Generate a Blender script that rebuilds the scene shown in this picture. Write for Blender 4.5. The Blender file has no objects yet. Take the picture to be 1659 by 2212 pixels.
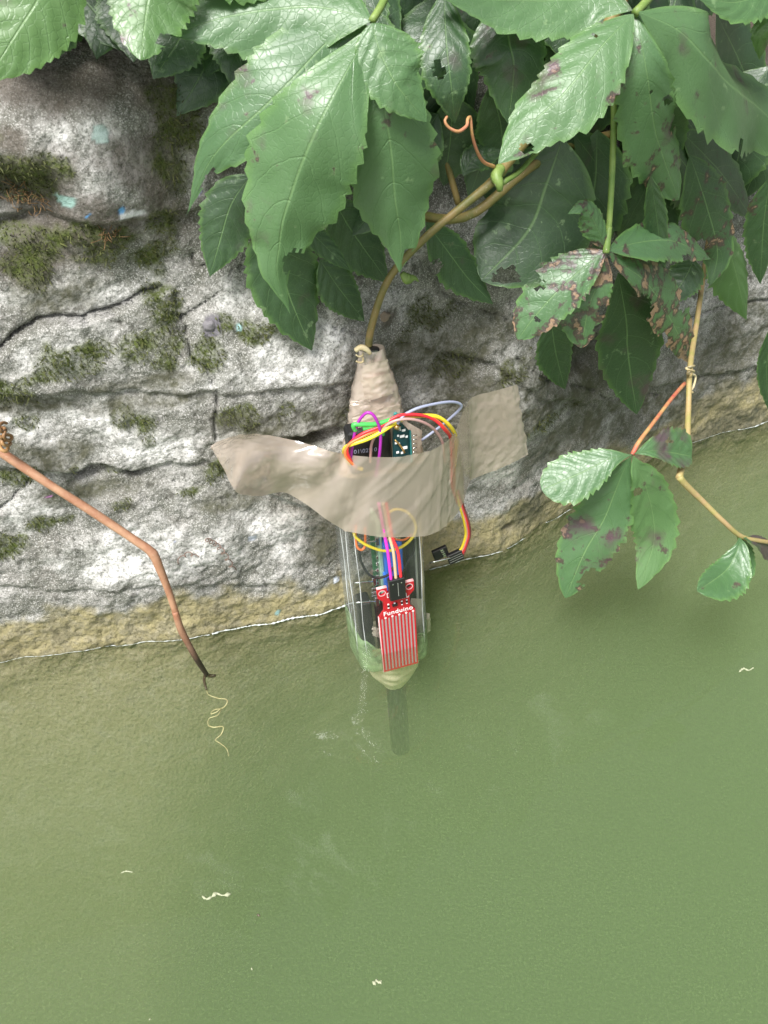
import bpy, math, random
import numpy as np
from mathutils import Vector

# ------------------------------------------------------------------ camera, sky, sun, exposure
scn = bpy.context.scene
PI = math.pi
CAM_H, PITCH, FPX, PW, PH = 0.37, math.radians(42.0), 1810.0, 1659.0, 2212.0
cam_d = bpy.data.cameras.new('camera'); cam = bpy.data.objects.new('camera', cam_d)
scn.collection.objects.link(cam); scn.camera = cam
cam.location = (0, 0, CAM_H); cam.rotation_euler = (PI/2-PITCH, 0, 0)
cam_d.sensor_fit = 'VERTICAL'; cam_d.sensor_height = 4.888; cam_d.sensor_width = 3.666
cam_d.lens = 4.888*FPX/PH
cam_d.clip_start = 0.01; cam_d.clip_end = 200
cam_d.dof.use_dof = True; cam_d.dof.focus_distance = 0.455; cam_d.dof.aperture_fstop = 4.5

SUN_EL, SUN_AZ = math.radians(60), math.radians(212)      # azimuth measured from +Y clockwise: light from behind the viewer, a little left
world = bpy.data.worlds.new('World'); scn.world = world; world.use_nodes = True
wn = world.node_tree; bg = wn.nodes['Background']
sky = wn.nodes.new('ShaderNodeTexSky'); sky.sky_type = 'NISHITA'; sky.sun_disc = False
sky.sun_elevation = SUN_EL; sky.sun_rotation = SUN_AZ; sky.dust_density = 4.0; sky.air_density = 1.0; sky.ozone_density = 1.0
hsv = wn.nodes.new('ShaderNodeHueSaturation'); hsv.inputs['Saturation'].default_value = 0.45
wn.links.new(sky.outputs[0], hsv.inputs['Color']); wn.links.new(hsv.outputs[0], bg.inputs[0])
bg.inputs[1].default_value = 0.06
sd = bpy.data.lights.new('sun', 'SUN'); sd.energy = 2.8; sd.angle = math.radians(20); sd.color = (1, 0.985, 0.96)
sun = bpy.data.objects.new('sun', sd); scn.collection.objects.link(sun)
sdir = Vector((math.sin(SUN_AZ)*math.cos(SUN_EL), math.cos(SUN_AZ)*math.cos(SUN_EL), math.sin(SUN_EL)))
sun.rotation_euler = sdir.to_track_quat('Z', 'Y').to_euler(); sun.location = (0, -1, 3)
vs = scn.view_settings; vs.view_transform = 'Standard'; vs.look = 'None'; vs.gamma = 1; vs.exposure = 1.3; vs.use_curve_mapping = False
cy = scn.cycles; cy.use_denoising = True
cy.max_bounces = 12; cy.diffuse_bounces = 4; cy.glossy_bounces = 4; cy.transmission_bounces = 6; cy.transparent_max_bounces = 16; cy.volume_bounces = 4
cy.sample_clamp_indirect = 6.0

rng = np.random.default_rng(7); random.seed(7)
C = scn.collection

# ------------------------------------------------------------------ maths helpers
CP, SP = math.cos(PITCH), math.sin(PITCH)
CAM = np.array([0, 0, CAM_H])
def ray(px, py):
    a = (px-PW/2)/FPX; b = (PH/2-py)/FPX
    return np.array([a, CP+b*SP, -SP+b*CP])
def on_water(px, py, z=0.0):
    d = ray(px, py); return CAM+d*((z-CAM_H)/d[2])
def on_plane(px, py, p, n):
    d = ray(px, py); return CAM+d*(np.dot(p-CAM, n)/np.dot(d, n))
def depth(p): 
    r = p-CAM; return r[1]*CP-r[2]*SP
def unit(v): 
    v = np.asarray(v, float); return v/np.linalg.norm(v)
def smooth(a, b, x):
    t = np.clip((x-a)/(b-a), 0, 1); return t*t*(3-2*t)
_perm = np.random.default_rng(3).permutation(512)
_perm = np.concatenate([_perm, _perm, _perm])
_g = np.random.default_rng(4).uniform(0, 2*PI, 512); _gx, _gy = np.cos(_g), np.sin(_g)
def perlin(x, y, seed=0):
    x = np.asarray(x, float)+seed*17.31; y = np.asarray(y, float)+seed*7.77
    xi = np.floor(x).astype(int); yi = np.floor(y).astype(int); fx = x-xi; fy = y-yi
    u = fx*fx*fx*(fx*(fx*6-15)+10); v = fy*fy*fy*(fy*(fy*6-15)+10)
    def g(ix, iy, dx, dy):
        h = _perm[_perm[ix & 511]+(iy & 511)] & 511
        return _gx[h]*dx+_gy[h]*dy
    n0 = g(xi, yi, fx, fy)*(1-u)+g(xi+1, yi, fx-1, fy)*u
    n1 = g(xi, yi+1, fx, fy-1)*(1-u)+g(xi+1, yi+1, fx-1, fy-1)*u
    return (n0*(1-v)+n1*v)*1.5
def fbm(x, y, oct=4, seed=0, gain=0.5):
    s = 0; a = 1
    for i in range(oct):
        s = s+a*perlin(x*2**i, y*2**i, seed+i*5); a *= gain
    return s
def crom(pts, n):
    pts = np.array(pts, float)
    if len(pts) == 2: pts = np.array([pts[0], (pts[0]*2+pts[1])/3, (pts[0]+pts[1]*2)/3, pts[1]])
    P = np.vstack([2*pts[0]-pts[1], pts, 2*pts[-1]-pts[-2]])
    seg = np.linalg.norm(np.diff(pts, axis=0), axis=1)**0.8+1e-9; cum = np.concatenate([[0], np.cumsum(seg)])
    out = []
    for u in np.linspace(0, cum[-1], n):
        i = min(max(np.searchsorted(cum, u, side='right')-1, 0), len(pts)-2); t = (u-cum[i])/seg[i]
        p0, p1, p2, p3 = P[i], P[i+1], P[i+2], P[i+3]
        out.append(0.5*((2*p1)+(-p0+p2)*t+(2*p0-5*p1+4*p2-p3)*t*t+(-p0+3*p1-3*p2+p3)*t**3))
    return np.array(out)

# ------------------------------------------------------------------ object helpers
def obj(name, verts, faces, mat, parent=None, smoothed=True):
    me = bpy.data.meshes.new(name)
    me.from_pydata([tuple(map(float, v)) for v in verts], [], [tuple(map(int, f)) for f in faces]); 
    if mat: me.materials.append(mat)
    if smoothed: me.polygons.foreach_set('use_smooth', [True]*len(me.polygons))
    me.update()
    o = bpy.data.objects.new(name, me); C.objects.link(o)
    if parent: o.parent = parent; o.matrix_parent_inverse = parent.matrix_world.inverted()
    return o
def empty(name, loc):
    o = bpy.data.objects.new(name, None); C.objects.link(o); o.location = tuple(loc); o.empty_display_size = 0.01
    bpy.context.view_layer.update(); return o
def tag(o, label=None, cat=None, group=None, kind=None):
    if label: o['label'] = label
    if cat: o['category'] = cat
    if group: o['group'] = group
    if kind: o['kind'] = kind
    return o
def grid_faces(nu, nv, wrap=False):
    F = []
    for i in range(nu-1):
        for j in range(nv if wrap else nv-1):
            k = (j+1) % nv
            F.append((i*nv+j, i*nv+k, (i+1)*nv+k, (i+1)*nv+j))
    return F
def tube_vf(pts, rad, sides=8, n=None, cap=True):
    """swept round tube through points; returns verts, faces"""
    pts = np.array(pts, float)
    if n: pts = crom(pts, n)
    m = len(pts)
    r = np.interp(np.linspace(0, 1, m), np.linspace(0, 1, len(rad)), rad) if hasattr(rad, '__len__') else np.full(m, rad)
    T = np.gradient(pts, axis=0); T /= np.linalg.norm(T, axis=1)[:, None]+1e-12
    N = np.cross(T[0], [0.3, 0.2, 1.0]); N /= np.linalg.norm(N)
    V = []
    for i in range(m):
        N = N-T[i]*np.dot(N, T[i]); N /= np.linalg.norm(N); B = np.cross(T[i], N)
        for k in range(sides):
            a = 2*PI*k/sides; V.append(pts[i]+r[i]*(math.cos(a)*N+math.sin(a)*B))
    F = grid_faces(m, sides, True)
    if cap: F += [tuple(range(sides-1, -1, -1)), tuple((m-1)*sides+k for k in range(sides))]
    return V, F
def tube(name, pts, rad, mat, parent=None, sides=8, n=None):
    V, F = tube_vf(pts, rad, sides, n); return obj(name, V, F, mat, parent)
def box_vf(o, ax, ay, az, sx, sy, sz, bev=0.0):
    """box centred at o with axes and full sizes, corners slightly chamfered"""
    V = []; F = []
    b = min(bev, sx/3, sy/3, sz/3)
    if b <= 0:
        for k in (-1, 1):
            for j in (-1, 1):
                for i in (-1, 1): V.append(o+ax*i*sx/2+ay*j*sy/2+az*k*sz/2)
        F = [(0, 2, 3, 1), (4, 5, 7, 6), (0, 1, 5, 4), (2, 6, 7, 3), (0, 4, 6, 2), (1, 3, 7, 5)]
        return V, F
    idx = {}
    for k in (-1, 1):
        for j in (-1, 1):
            for i in (-1, 1):
                for ax_i in range(3):
                    s = [sx/2-b, sy/2-b, sz/2-b]; s[ax_i] += b
                    idx[(i, j, k, ax_i)] = len(V); V.append(o+ax*i*s[0]+ay*j*s[1]+az*k*s[2])
    S = (-1, 1)
    for i in S: F.append([idx[(i, j, k, 0)] for j, k in ((-1, -1), (1, -1), (1, 1), (-1, 1))][::i])
    for j in S: F.append([idx[(i, j, k, 1)] for i, k in ((-1, -1), (-1, 1), (1, 1), (1, -1))][::j])
    for k in S: F.append([idx[(i, j, k, 2)] for i, j in ((-1, -1), (1, -1), (1, 1), (-1, 1))][::k])
    for a in S:
        for c in S:
            F.append([idx[(a, c, -1, 0)], idx[(a, c, 1, 0)], idx[(a, c, 1, 1)], idx[(a, c, -1, 1)]])
            F.append([idx[(a, -1, c, 0)], idx[(a, 1, c, 0)], idx[(a, 1, c, 2)], idx[(a, -1, c, 2)]])
            F.append([idx[(-1, a, c, 1)], idx[(1, a, c, 1)], idx[(1, a, c, 2)], idx[(-1, a, c, 2)]])
    for i in S:
        for j in S:
            for k in S: F.append([idx[(i, j, k, 0)], idx[(i, j, k, 1)], idx[(i, j, k, 2)]])
    return V, F
def box(name, o, ax, ay, az, sx, sy, sz, mat, parent=None, bev=0.0):
    V, F = box_vf(np.array(o, float), ax, ay, az, sx, sy, sz, bev); return obj(name, V, F, mat, parent, False)

# ------------------------------------------------------------------ material helpers
def mat(name):
    m = bpy.data.materials.new(name); m.use_nodes = True
    nt = m.node_tree; nt.nodes.clear(); out = nt.nodes.new('ShaderNodeOutputMaterial'); return m, nt, out
def N(nt, typ, props=None, **inp):
    n = nt.nodes.new('ShaderNode'+typ)
    for k, v in (props or {}).items(): setattr(n, k, v)
    for k, v in inp.items():
        key = int(k[1:]) if k[0] == '_' and k[1:].isdigit() else k.replace('_', ' ')
        s = n.inputs[key]
        if hasattr(v, 'is_output') or isinstance(v, bpy.types.NodeSocket): nt.links.new(v, s)
        else: s.default_value = (*v, 1) if isinstance(v, tuple) and len(v) == 3 and s.type == 'RGBA' else v
    return n
def mixc(nt, fac, a, b, mode='MIX'):
    n = nt.nodes.new('ShaderNodeMix'); n.data_type = 'RGBA'; n.blend_type = mode; n.clamp_factor = True
    for s, v in ((n.inputs[0], fac), (n.inputs[6], a), (n.inputs[7], b)):
        if isinstance(v, bpy.types.NodeSocket): nt.links.new(v, s)
        else: s.default_value = (*v, 1) if isinstance(v, tuple) and len(v) == 3 else v
    return n.outputs[2]
def mth(nt, op, a, b=None, c=None):
    n = nt.nodes.new('ShaderNodeMath'); n.operation = op
    for s, v in zip(n.inputs, (a, b, c)):
        if v is None: continue
        if isinstance(v, bpy.types.NodeSocket): nt.links.new(v, s)
        else: s.default_value = v
    return n.outputs[0]
def ramp(nt, fac, stops):
    n = nt.nodes.new('ShaderNodeValToRGB'); nt.links.new(fac, n.inputs[0]); e = n.color_ramp.elements
    while len(e) < len(stops): e.new(0.5)
    for el, (p, c) in zip(e, stops):
        el.position = p; el.color = (c, c, c, 1) if not isinstance(c, tuple) else (*c, 1)
    return n.outputs[0]
def noise(nt, co, scale, detail=4, rough=0.55):
    return N(nt, 'TexNoise', Vector=co, Scale=scale, Detail=detail, Roughness=rough).outputs[0]
def simple(name, col, rough=0.5, metal=0.0, var=0.15, scale=300, bump=0.0, coat=0.0):
    m, nt, out = mat(name); co = N(nt, 'TexCoord').outputs['Object']
    f = noise(nt, co, scale); c = mixc(nt, f, tuple(x*(1-var) for x in col), tuple(min(1, x*(1+var)) for x in col))
    b = N(nt, 'BsdfPrincipled', Base_Color=c, Roughness=rough, Metallic=metal)
    b.inputs['Coat Weight'].default_value = coat
    if bump: nt.links.new(N(nt, 'Bump', Height=f, Strength=1.0, Distance=bump).outputs[0], b.inputs['Normal'])
    nt.links.new(b.outputs[0], out.inputs[0]); return m

# ------------------------------------------------------------------ the wall's own shape
WL = np.array([on_water(*p)[:2] for p in ((0, 1430), (250, 1396), (500, 1355), (750, 1308), (840, 1262), (935, 1218), (1085, 1190), (1150, 1150), (1240, 1098), (1360, 1020), (1480, 950), (1659, 908))])
_xs = np.linspace(-0.5, 0.6, 1101)
def _ext(x):
    y = np.interp(x, WL[:, 0], WL[:, 1])
    y = np.where(x < WL[0, 0], WL[0, 1]+(x-WL[0, 0])*0.2, y)
    return np.where(x > WL[-1, 0], WL[-1, 1]+(x-WL[-1, 0])*0.5, y)
_k = np.exp(-0.5*(np.arange(-40, 41)/14.0)**2); _k /= _k.sum()
_ys = np.convolve(np.pad(_ext(_xs), 40, mode='edge'), _k, 'valid')
_ys[:60] = _ext(_xs[:60]); _ys[-60:] = _ext(_xs[-60:])
def Y0(x):
    return np.where((x > -0.4) & (x < 0.5), np.interp(x, _xs, _ys), _ext(x))
BATTER = 0.12
WN = unit([0.38, -0.92, 0.0])
def ybase(x, z):
    up = BATTER*z+0.045*smooth(0.275, 0.33, z)+0.02*smooth(0.20, 0.24, z)*smooth(0.08, 0.2, x)
    slope = 0.06+0.60*smooth(-0.03, -0.15, x)+0.25*smooth(0.04, 0.2, x)
    dn = -slope*(np.sqrt(z*z+0.0004)-0.02)
    return Y0(x)+np.where(z > 0, up, dn)
def deep(x, z):
    # the coping ends here: face set back on purpose to darken the gaps behind the foliage
    zt = 0.300-0.085*smooth(0.0, 0.16, x)+0.006*perlin(x*20, z*0, 15)
    return 0.11*smooth(0.0, 0.035, z-zt)
def on_base(px, py, d=0.0, iters=40):
    r = ray(px, py); lo, hi = 0.1, 1.5
    def F(t):
        p = CAM+r*t-WN*d; return p[1]-float(ybase(p[0], p[2]))
    for _ in range(iters):
        m = (lo+hi)/2
        if F(m) < 0: lo = m
        else: hi = m
    return CAM+r*lo
def xz(px, py):
    p = on_base(px, py); return np.array([p[0], p[2]])

def seg_dist(X, Z, poly):
    """distance to a polyline in wall (x,z) metres and signed side"""
    best = np.full(X.shape, 9.0); side = np.zeros(X.shape)
    for (a, b) in zip(poly[:-1], poly[1:]):
        d = b-a; L2 = d@d+1e-12
        t = np.clip(((X-a[0])*d[0]+(Z-a[1])*d[1])/L2, 0, 1)
        qx = X-(a[0]+t*d[0]); qz = Z-(a[1]+t*d[1]); dd = np.sqrt(qx*qx+qz*qz)
        s = d[0]*qz-d[1]*qx
        w = dd < best; best = np.where(w, dd, best); side = np.where(w, s, side)
    return best, side
def PL(*pts): return np.array([xz(*p) for p in pts])
CR_LIP = PL((-60, 775), (0, 749), (30, 724), (85, 698), (150, 688), (225, 680), (280, 660), (310, 642), (352, 632))
CRACKS = [(PL((395, 681), (399, 705), (400, 729), (415, 764), (445, 804), (465, 844), (459, 894), (466, 950)), 0.0011, 0.006),
          (PL((395, 683), (410, 674), (447, 650), (475, 626), (492, 605), (500, 584), (535, 572)), 0.0009, 0.004),
          (PL((415, 540), (419, 560), (427, 578), (470, 582)), 0.0008, 0.004),
          (PL((352, 668), (375, 671), (395, 683)), 0.0007, 0.003),
          (PL((60, 1042), (20, 1080), (-20, 1110)), 0.0009, 0.004),
          (PL((700, 690), (740, 700), (790, 720)), 0.0008, 0.003),
          (PL((930, 540), (960, 640), (1100, 690)), 0.0010, 0.004),
          (PL((1110, 770), (1180, 815), (1300, 850), (1430, 855)), 0.0010, 0.004),
          (PL((1480, 690), (1560, 660), (1700, 640)), 0.0014, 0.006)]
LEDGES = [(PL((-80, 850), (60, 846), (150, 839), (300, 842), (450, 839), (600, 826), (720, 815)), 0.0040),     # stone above stands proud
          (PL((-60, 1000), (60, 1005), (160, 1021), (215, 1029), (290, 1017), (370, 1000), (440, 990), (520, 1040), (640, 1090)), 0.0050),
          (PL((560, 945), (640, 935), (680, 945), (740, 955), (800, 960)), 0.0060),
          (PL((980, 760), (1080, 790), (1150, 845), (1260, 870), (1500, 815), (1700, 780)), 0.0050),
          (PL((-60, 470), (100, 462), (260, 468), (400, 450)), 0.0045),
          (PL((-60, 1265), (120, 1270), (300, 1262), (420, 1250), (600, 1262)), 0.0025)]
HOLLOWS = [((190, 1026), 0.012, 0.0035, 0.007), ((290, 1018), 0.006, 0.002, 0.006), ((690, 948), 0.014, 0.005, 0.010), ((50, 432), 0.016, 0.012, 0.008), ((1260, 770), 0.02, 0.008, 0.006), ((1100, 1138), 0.005, 0.003, 0.004)]
BUMPS = [((205, 335), 0.030, 0.034, 0.011), ((20, 285), 0.012, 0.012, 0.006), ((1100, 880), 0.035, 0.03, 0.008), ((620, 740), 0.05, 0.03, 0.006), ((350, 1180), 0.05, 0.03, 0.005), ((90, 770), 0.04, 0.02, 0.005)]
HOLLOWS = [(xz(*p), a, b, c) for p, a, b, c in HOLLOWS]; BUMPS = [(xz(*p), a, b, c) for p, a, b, c in BUMPS]
def relief(X, Z, fine=True):
    """height of the stone face above the base sheet, metres, and crack mask"""
    h = 0.0030*fbm(X*9, Z*11, 3, 1)+0.0016*fbm(X*38, Z*46, 3, 9)
    for c, a, b, k in BUMPS: h = h+k*np.exp(-(((X-c[0])/a)**2+((Z-c[1])/b)**2)**1.5)
    wob = 0.0022*perlin(X*60, Z*60, 31)+0.001*perlin(X*160, Z*160, 33)
    for poly, k in LEDGES:
        k = k*0.48; d, s = seg_dist(X, Z+wob, poly)
        sg = np.where(s > 0, 1, -1)*d
        h = h+k*smooth(-0.0012, 0.0018, sg)*np.exp(-np.maximum(sg, 0)/0.022)-0.5*k*np.exp(-(np.minimum(sg, 0)/0.004)**2)*(sg < 0)
    crack = np.zeros(np.shape(X))
    d, s = seg_dist(X, Z+wob*0.6, CR_LIP)
    sg = np.where(s > 0, 1, -1)*d
    inlip = (X < CR_LIP[-1, 0]+0.004)
    h = h+np.where(inlip, 0.003*np.exp(-np.maximum(-sg, 0)/0.02)*(sg < 0)-0.002*np.exp(-np.maximum(sg, 0)/0.012)*(sg >= 0), 0)
    c = np.exp(-(sg-0.0005)**2/(2*(0.0005+0.0004*perlin(X*40, Z*40, 44))**2))*inlip; h = h-0.0038*c; crack = np.maximum(crack, c)
    for poly, w, dp in CRACKS:
        d, _ = seg_dist(X+wob*0.8, Z+wob*0.6, poly); ww = w*(0.2+0.45*np.abs(perlin(X*90, Z*90, 41)))
        c = np.exp(-d*d/(2*ww*ww)); h = h-0.55*dp*c; crack = np.maximum(crack, c)
    for cc, a, b, k in HOLLOWS:
        e = np.exp(-(((X-cc[0]+wob)/a)**2+((Z-cc[1]+wob*2)/b)**2)**2); h = h-k*e; crack = np.maximum(crack, e*0.8)
    if fine:
        r1 = fbm(X*130, Z*140, 3, 17); h = h+0.0008*r1*smooth(-0.06, 0.01, Z)
        pit = np.clip(-fbm(X*330, Z*330, 2, 23)-0.35, 0, 1); h = h-0.0016*pit
        rough = smooth(0.02, -0.0, Z-0.06*perlin(X*8, Z*0, 3)-0.02)      # crusty deposits near the water
        h = h+0.0012*rough*np.abs(fbm(X*150, Z*190, 3, 51))*smooth(-0.05, 0.0, Z)
    return h*(0.35+0.65*smooth(-0.03, 0.0, Z)), crack
def on_wall(px, py, d=0.001):
    """point d metres in front of the real stone face, seen at that place of the photograph"""
    p = on_base(px, py, 0.0)
    for _ in range(3):
        q = p; h = float(relief(np.array([q[0]]), np.array([q[2]]))[0][0]); p = on_base(px, py, h+d)
    return p

# ------------------------------------------------------------------ materials
def make_wall_mat():
    m, nt, out = mat('weathered_stone'); co = N(nt, 'TexCoord').outputs['Object']
    A = N(nt, 'Attribute', {'attribute_name': 'mask_a'}); B = N(nt, 'Attribute', {'attribute_name': 'mask_b'}); P = N(nt, 'Attribute', {'attribute_name': 'paint'})
    sa = N(nt, 'SeparateColor', Color=A.outputs['Color']); sb = N(nt, 'SeparateColor', Color=B.outputs['Color'])
    mossm, tan, white = sa.outputs[0], sa.outputs[1], sa.outputs[2]; crack, damp_shade, warm = sb.outputs[0], sb.outputs[1], sb.outputs[2]
    big = noise(nt, co, 28, 5); mid = noise(nt, co, 130, 5, 0.65); fine = noise(nt, co, 620, 4, 0.7); grain = noise(nt, co, 1500, 2, 0.6)
    vor = N(nt, 'TexVoronoi', Vector=co, Scale=420); 
    base = mixc(nt, ramp(nt, big, [(0.35, 0.0), (0.65, 1.0)]), (0.20, 0.19, 0.17), (0.43, 0.42, 0.40))
    base = mixc(nt, mth(nt, 'MULTIPLY', white, ramp(nt, mid, [(0.30, 0.25), (0.6, 1.0)])), base, (0.74, 0.725, 0.705))
    mot = ramp(nt, noise(nt, co, 62, 5, 0.7), [(0.40, 1.0), (0.56, 0.0)])
    base = mixc(nt, mth(nt, 'MULTIPLY', mot, 0.72), base, (0.095, 0.098, 0.075))
    dark = ramp(nt, fine, [(0.40, 1.0), (0.50, 0.0)])
    base = mixc(nt, mth(nt, 'MULTIPLY', dark, 0.6), base, (0.075, 0.078, 0.062))
    lightsp = ramp(nt, grain, [(0.54, 0.0), (0.62, 1.0)])
    base = mixc(nt, mth(nt, 'MULTIPLY', lightsp, 0.5), base, (0.70, 0.685, 0.66))
    pits = ramp(nt, mid, [(0.32, 1.0), (0.43, 0.0)])
    base = mixc(nt, mth(nt, 'MULTIPLY', pits, mth(nt, 'SUBTRACT', 0.85, mth(nt, 'MULTIPLY', white, 0.5))), base, (0.075, 0.072, 0.06))
    base = mixc(nt, mth(nt, 'MULTIPLY', warm, 0.75), base, mixc(nt, fine, (0.035, 0.028, 0.02), (0.12, 0.095, 0.075)))
    tc = mixc(nt, mid, (0.15, 0.125, 0.05), (0.38, 0.335, 0.19))
    tc = mixc(nt, ramp(nt, fine, [(0.3, 0.8), (0.45, 0.0)]), tc, (0.05, 0.04, 0.015))
    base = mixc(nt, mth(nt, 'MULTIPLY', tan, ramp(nt, mid, [(0.25, 0.5), (0.55, 1.0)])), base, tc)
    mc = mixc(nt, fine, (0.030, 0.042, 0.008), (0.10, 0.125, 0.028))
    mm = mth(nt, 'MULTIPLY', mossm, ramp(nt, mth(nt, 'ADD', mth(nt, 'MULTIPLY', fine, 0.5), mth(nt, 'MULTIPLY', mid, 0.5)), [(0.40, 0.15), (0.56, 1.0)]))
    base = mixc(nt, mm, base, mc)
    dm = mth(nt, 'MULTIPLY', damp_shade, ramp(nt, mid, [(0.35, 0.3), (0.6, 1.0)]))
    base = mixc(nt, dm, base, mixc(nt, fine, (0.045, 0.046, 0.026), (0.125, 0.122, 0.085)))
    base = mixc(nt, mth(nt, 'MULTIPLY', crack, 0.4), base, (0.04, 0.037, 0.03))
    base = mixc(nt, P.outputs['Alpha'], base, P.outputs['Color'])
    hgt = mth(nt, 'ADD', mth(nt, 'MULTIPLY', fine, 0.7), mth(nt, 'ADD', mth(nt, 'MULTIPLY', grain, 0.25), mth(nt, 'MULTIPLY', vor.outputs[0], 0.5)))
    bmp = N(nt, 'Bump', Height=hgt, Strength=0.9, Distance=0.0011)
    rg = mth(nt, 'SUBTRACT', 0.9, mth(nt, 'MULTIPLY', tan, 0.35))
    b = N(nt, 'BsdfPrincipled', Base_Color=base, Roughness=rg, Normal=bmp.outputs[0]); b.inputs['Specular IOR Level'].default_value = 0.3
    nt.links.new(b.outputs[0], out.inputs[0]); return m
M_WALL = make_wall_mat()

def make_leaf_mat():
    m, nt, out = mat('creeper_leaf'); uv = N(nt, 'UVMap').outputs[0]; co = N(nt, 'TexCoord').outputs['Object']
    T = N(nt, 'Attribute', {'attribute_name': 'tint'}); st = N(nt, 'SeparateColor', Color=T.outputs['Color'])
    light, dmg, purple = st.outputs[0], st.outputs[1], st.outputs[2]
    sx = N(nt, 'SeparateXYZ', Vector=uv); s = sx.outputs[0]; t = mth(nt, 'ABSOLUTE', mth(nt, 'MULTIPLY', mth(nt, 'SUBTRACT', sx.outputs[1], 0.5), 2.0))
    n1 = noise(nt, co, 45, 4); n2 = noise(nt, co, 160, 4, 0.6); n3 = noise(nt, co, 700, 3)
    q = mth(nt, 'SUBTRACT', s, mth(nt, 'MULTIPLY', mth(nt, 'POWER', t, 1.35), 0.25))
    fr = mth(nt, 'FRACT', mth(nt, 'ADD', mth(nt, 'MULTIPLY', q, 6.5), mth(nt, 'MULTIPLY', n1, 0.5))); v = mth(nt, 'ABSOLUTE', mth(nt, 'SUBTRACT', fr, 0.5))          # 0.5 on the vein
    vein = ramp(nt, v, [(0.465, 0.0), (0.492, 1.0)])
    mid = ramp(nt, t, [(0.010, 1.0), (0.034, 0.0)])
    net = N(nt, 'TexVoronoi', {'feature': 'DISTANCE_TO_EDGE'}, Vector=co, Scale=420)
    netm = ramp(nt, net.outputs[0], [(0.0, 1.0), (0.09, 0.0)])
    c = mixc(nt, n1, (0.056, 0.136, 0.050), (0.100, 0.204, 0.080))
    c = mixc(nt, mth(nt, 'MULTIPLY', light, -1.0), c, (0.006, 0.020, 0.008))  # negative values paint shade into the leaf green
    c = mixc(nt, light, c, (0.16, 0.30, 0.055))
    c = mixc(nt, mth(nt, 'MULTIPLY', ramp(nt, t, [(0.80, 0.0), (1.0, 1.0)]), 0.55), c, (0.15, 0.30, 0.06))
    c = mixc(nt, mth(nt, 'MULTIPLY', netm, 0.22), c, (0.09, 0.20, 0.06))
    c = mixc(nt, mth(nt, 'MULTIPLY', vein, 0.32), c, (0.15, 0.29, 0.11))
    c = mixc(nt, mth(nt, 'MULTIPLY', mid, 0.65), c, (0.19, 0.33, 0.12))
    c = mixc(nt, T.outputs['Alpha'], c, mixc(nt, n1, (0.120, 0.232, 0.098), (0.175, 0.300, 0.140)))  # pale sky sheen painted into the front leaves' colour
    # pale feeding specks and brown necrotic blotches, as on the real leaves
    sp = mth(nt, 'MULTIPLY', ramp(nt, n2, [(0.64, 0.0), (0.69, 1.0)]), 0.6)
    c = mixc(nt, sp, c, (0.24, 0.37, 0.17))
    thr = mth(nt, 'ADD', mth(nt, 'ADD', n2, mth(nt, 'MULTIPLY', n1, 0.6)), mth(nt, 'MULTIPLY', dmg, 0.42))
    thr = mth(nt, 'ADD', thr, mth(nt, 'MULTIPLY', mth(nt, 'MULTIPLY', t, dmg), 0.16))
    rot = ramp(nt, thr, [(0.0, 0.0), (1.0, 1.0)])
    halo = mth(nt, 'MULTIPLY', mth(nt, 'SUBTRACT', thr, 1.06), 16.0); halo.node.use_clamp = True
    c = mixc(nt, mth(nt, 'MULTIPLY', halo, 0.9), c, (0.060, 0.026, 0.030))
    core = mth(nt, 'MULTIPLY', mth(nt, 'SUBTRACT', thr, 1.16), 22.0); core.node.use_clamp = True
    c = mixc(nt, core, c, mixc(nt, n3, (0.24, 0.12, 0.055), (0.42, 0.30, 0.20)))
    pm = mth(nt, 'MULTIPLY', mth(nt, 'SUBTRACT', mth(nt, 'ADD', n1, mth(nt, 'MULTIPLY', purple, 0.5)), 0.62), 6.0); pm.node.use_clamp = True
    c = mixc(nt, mth(nt, 'MULTIPLY', pm, 0.85), c, (0.105, 0.045, 0.075))
    hg = mth(nt, 'ADD', mth(nt, 'MULTIPLY', vein, -0.6), mth(nt, 'ADD', mth(nt, 'MULTIPLY', netm, -0.25), mth(nt, 'MULTIPLY', mid, -0.8)))
    bmp = N(nt, 'Bump', Height=hg, Strength=0.6, Distance=0.0004)
    rg = ramp(nt, n2, [(0.3, 0.34), (0.7, 0.5)])
    b = N(nt, 'BsdfPrincipled', Base_Color=c, Roughness=rg, Normal=bmp.outputs[0]); b.inputs['Specular IOR Level'].default_value = 0.7; b.inputs['Coat Weight'].default_value = 0.5; b.inputs['Coat Roughness'].default_value = 0.48
    tr = N(nt, 'BsdfTranslucent', Color=mixc(nt, 0.5, c, (0.14, 0.30, 0.03), 'MIX'))
    mx = N(nt, 'MixShader', _0=0.27, _1=b.outputs[0], _2=tr.outputs[0])
    nt.links.new(mx.outputs[0], out.inputs[0]); return m
M_LEAF = make_leaf_mat()

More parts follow.
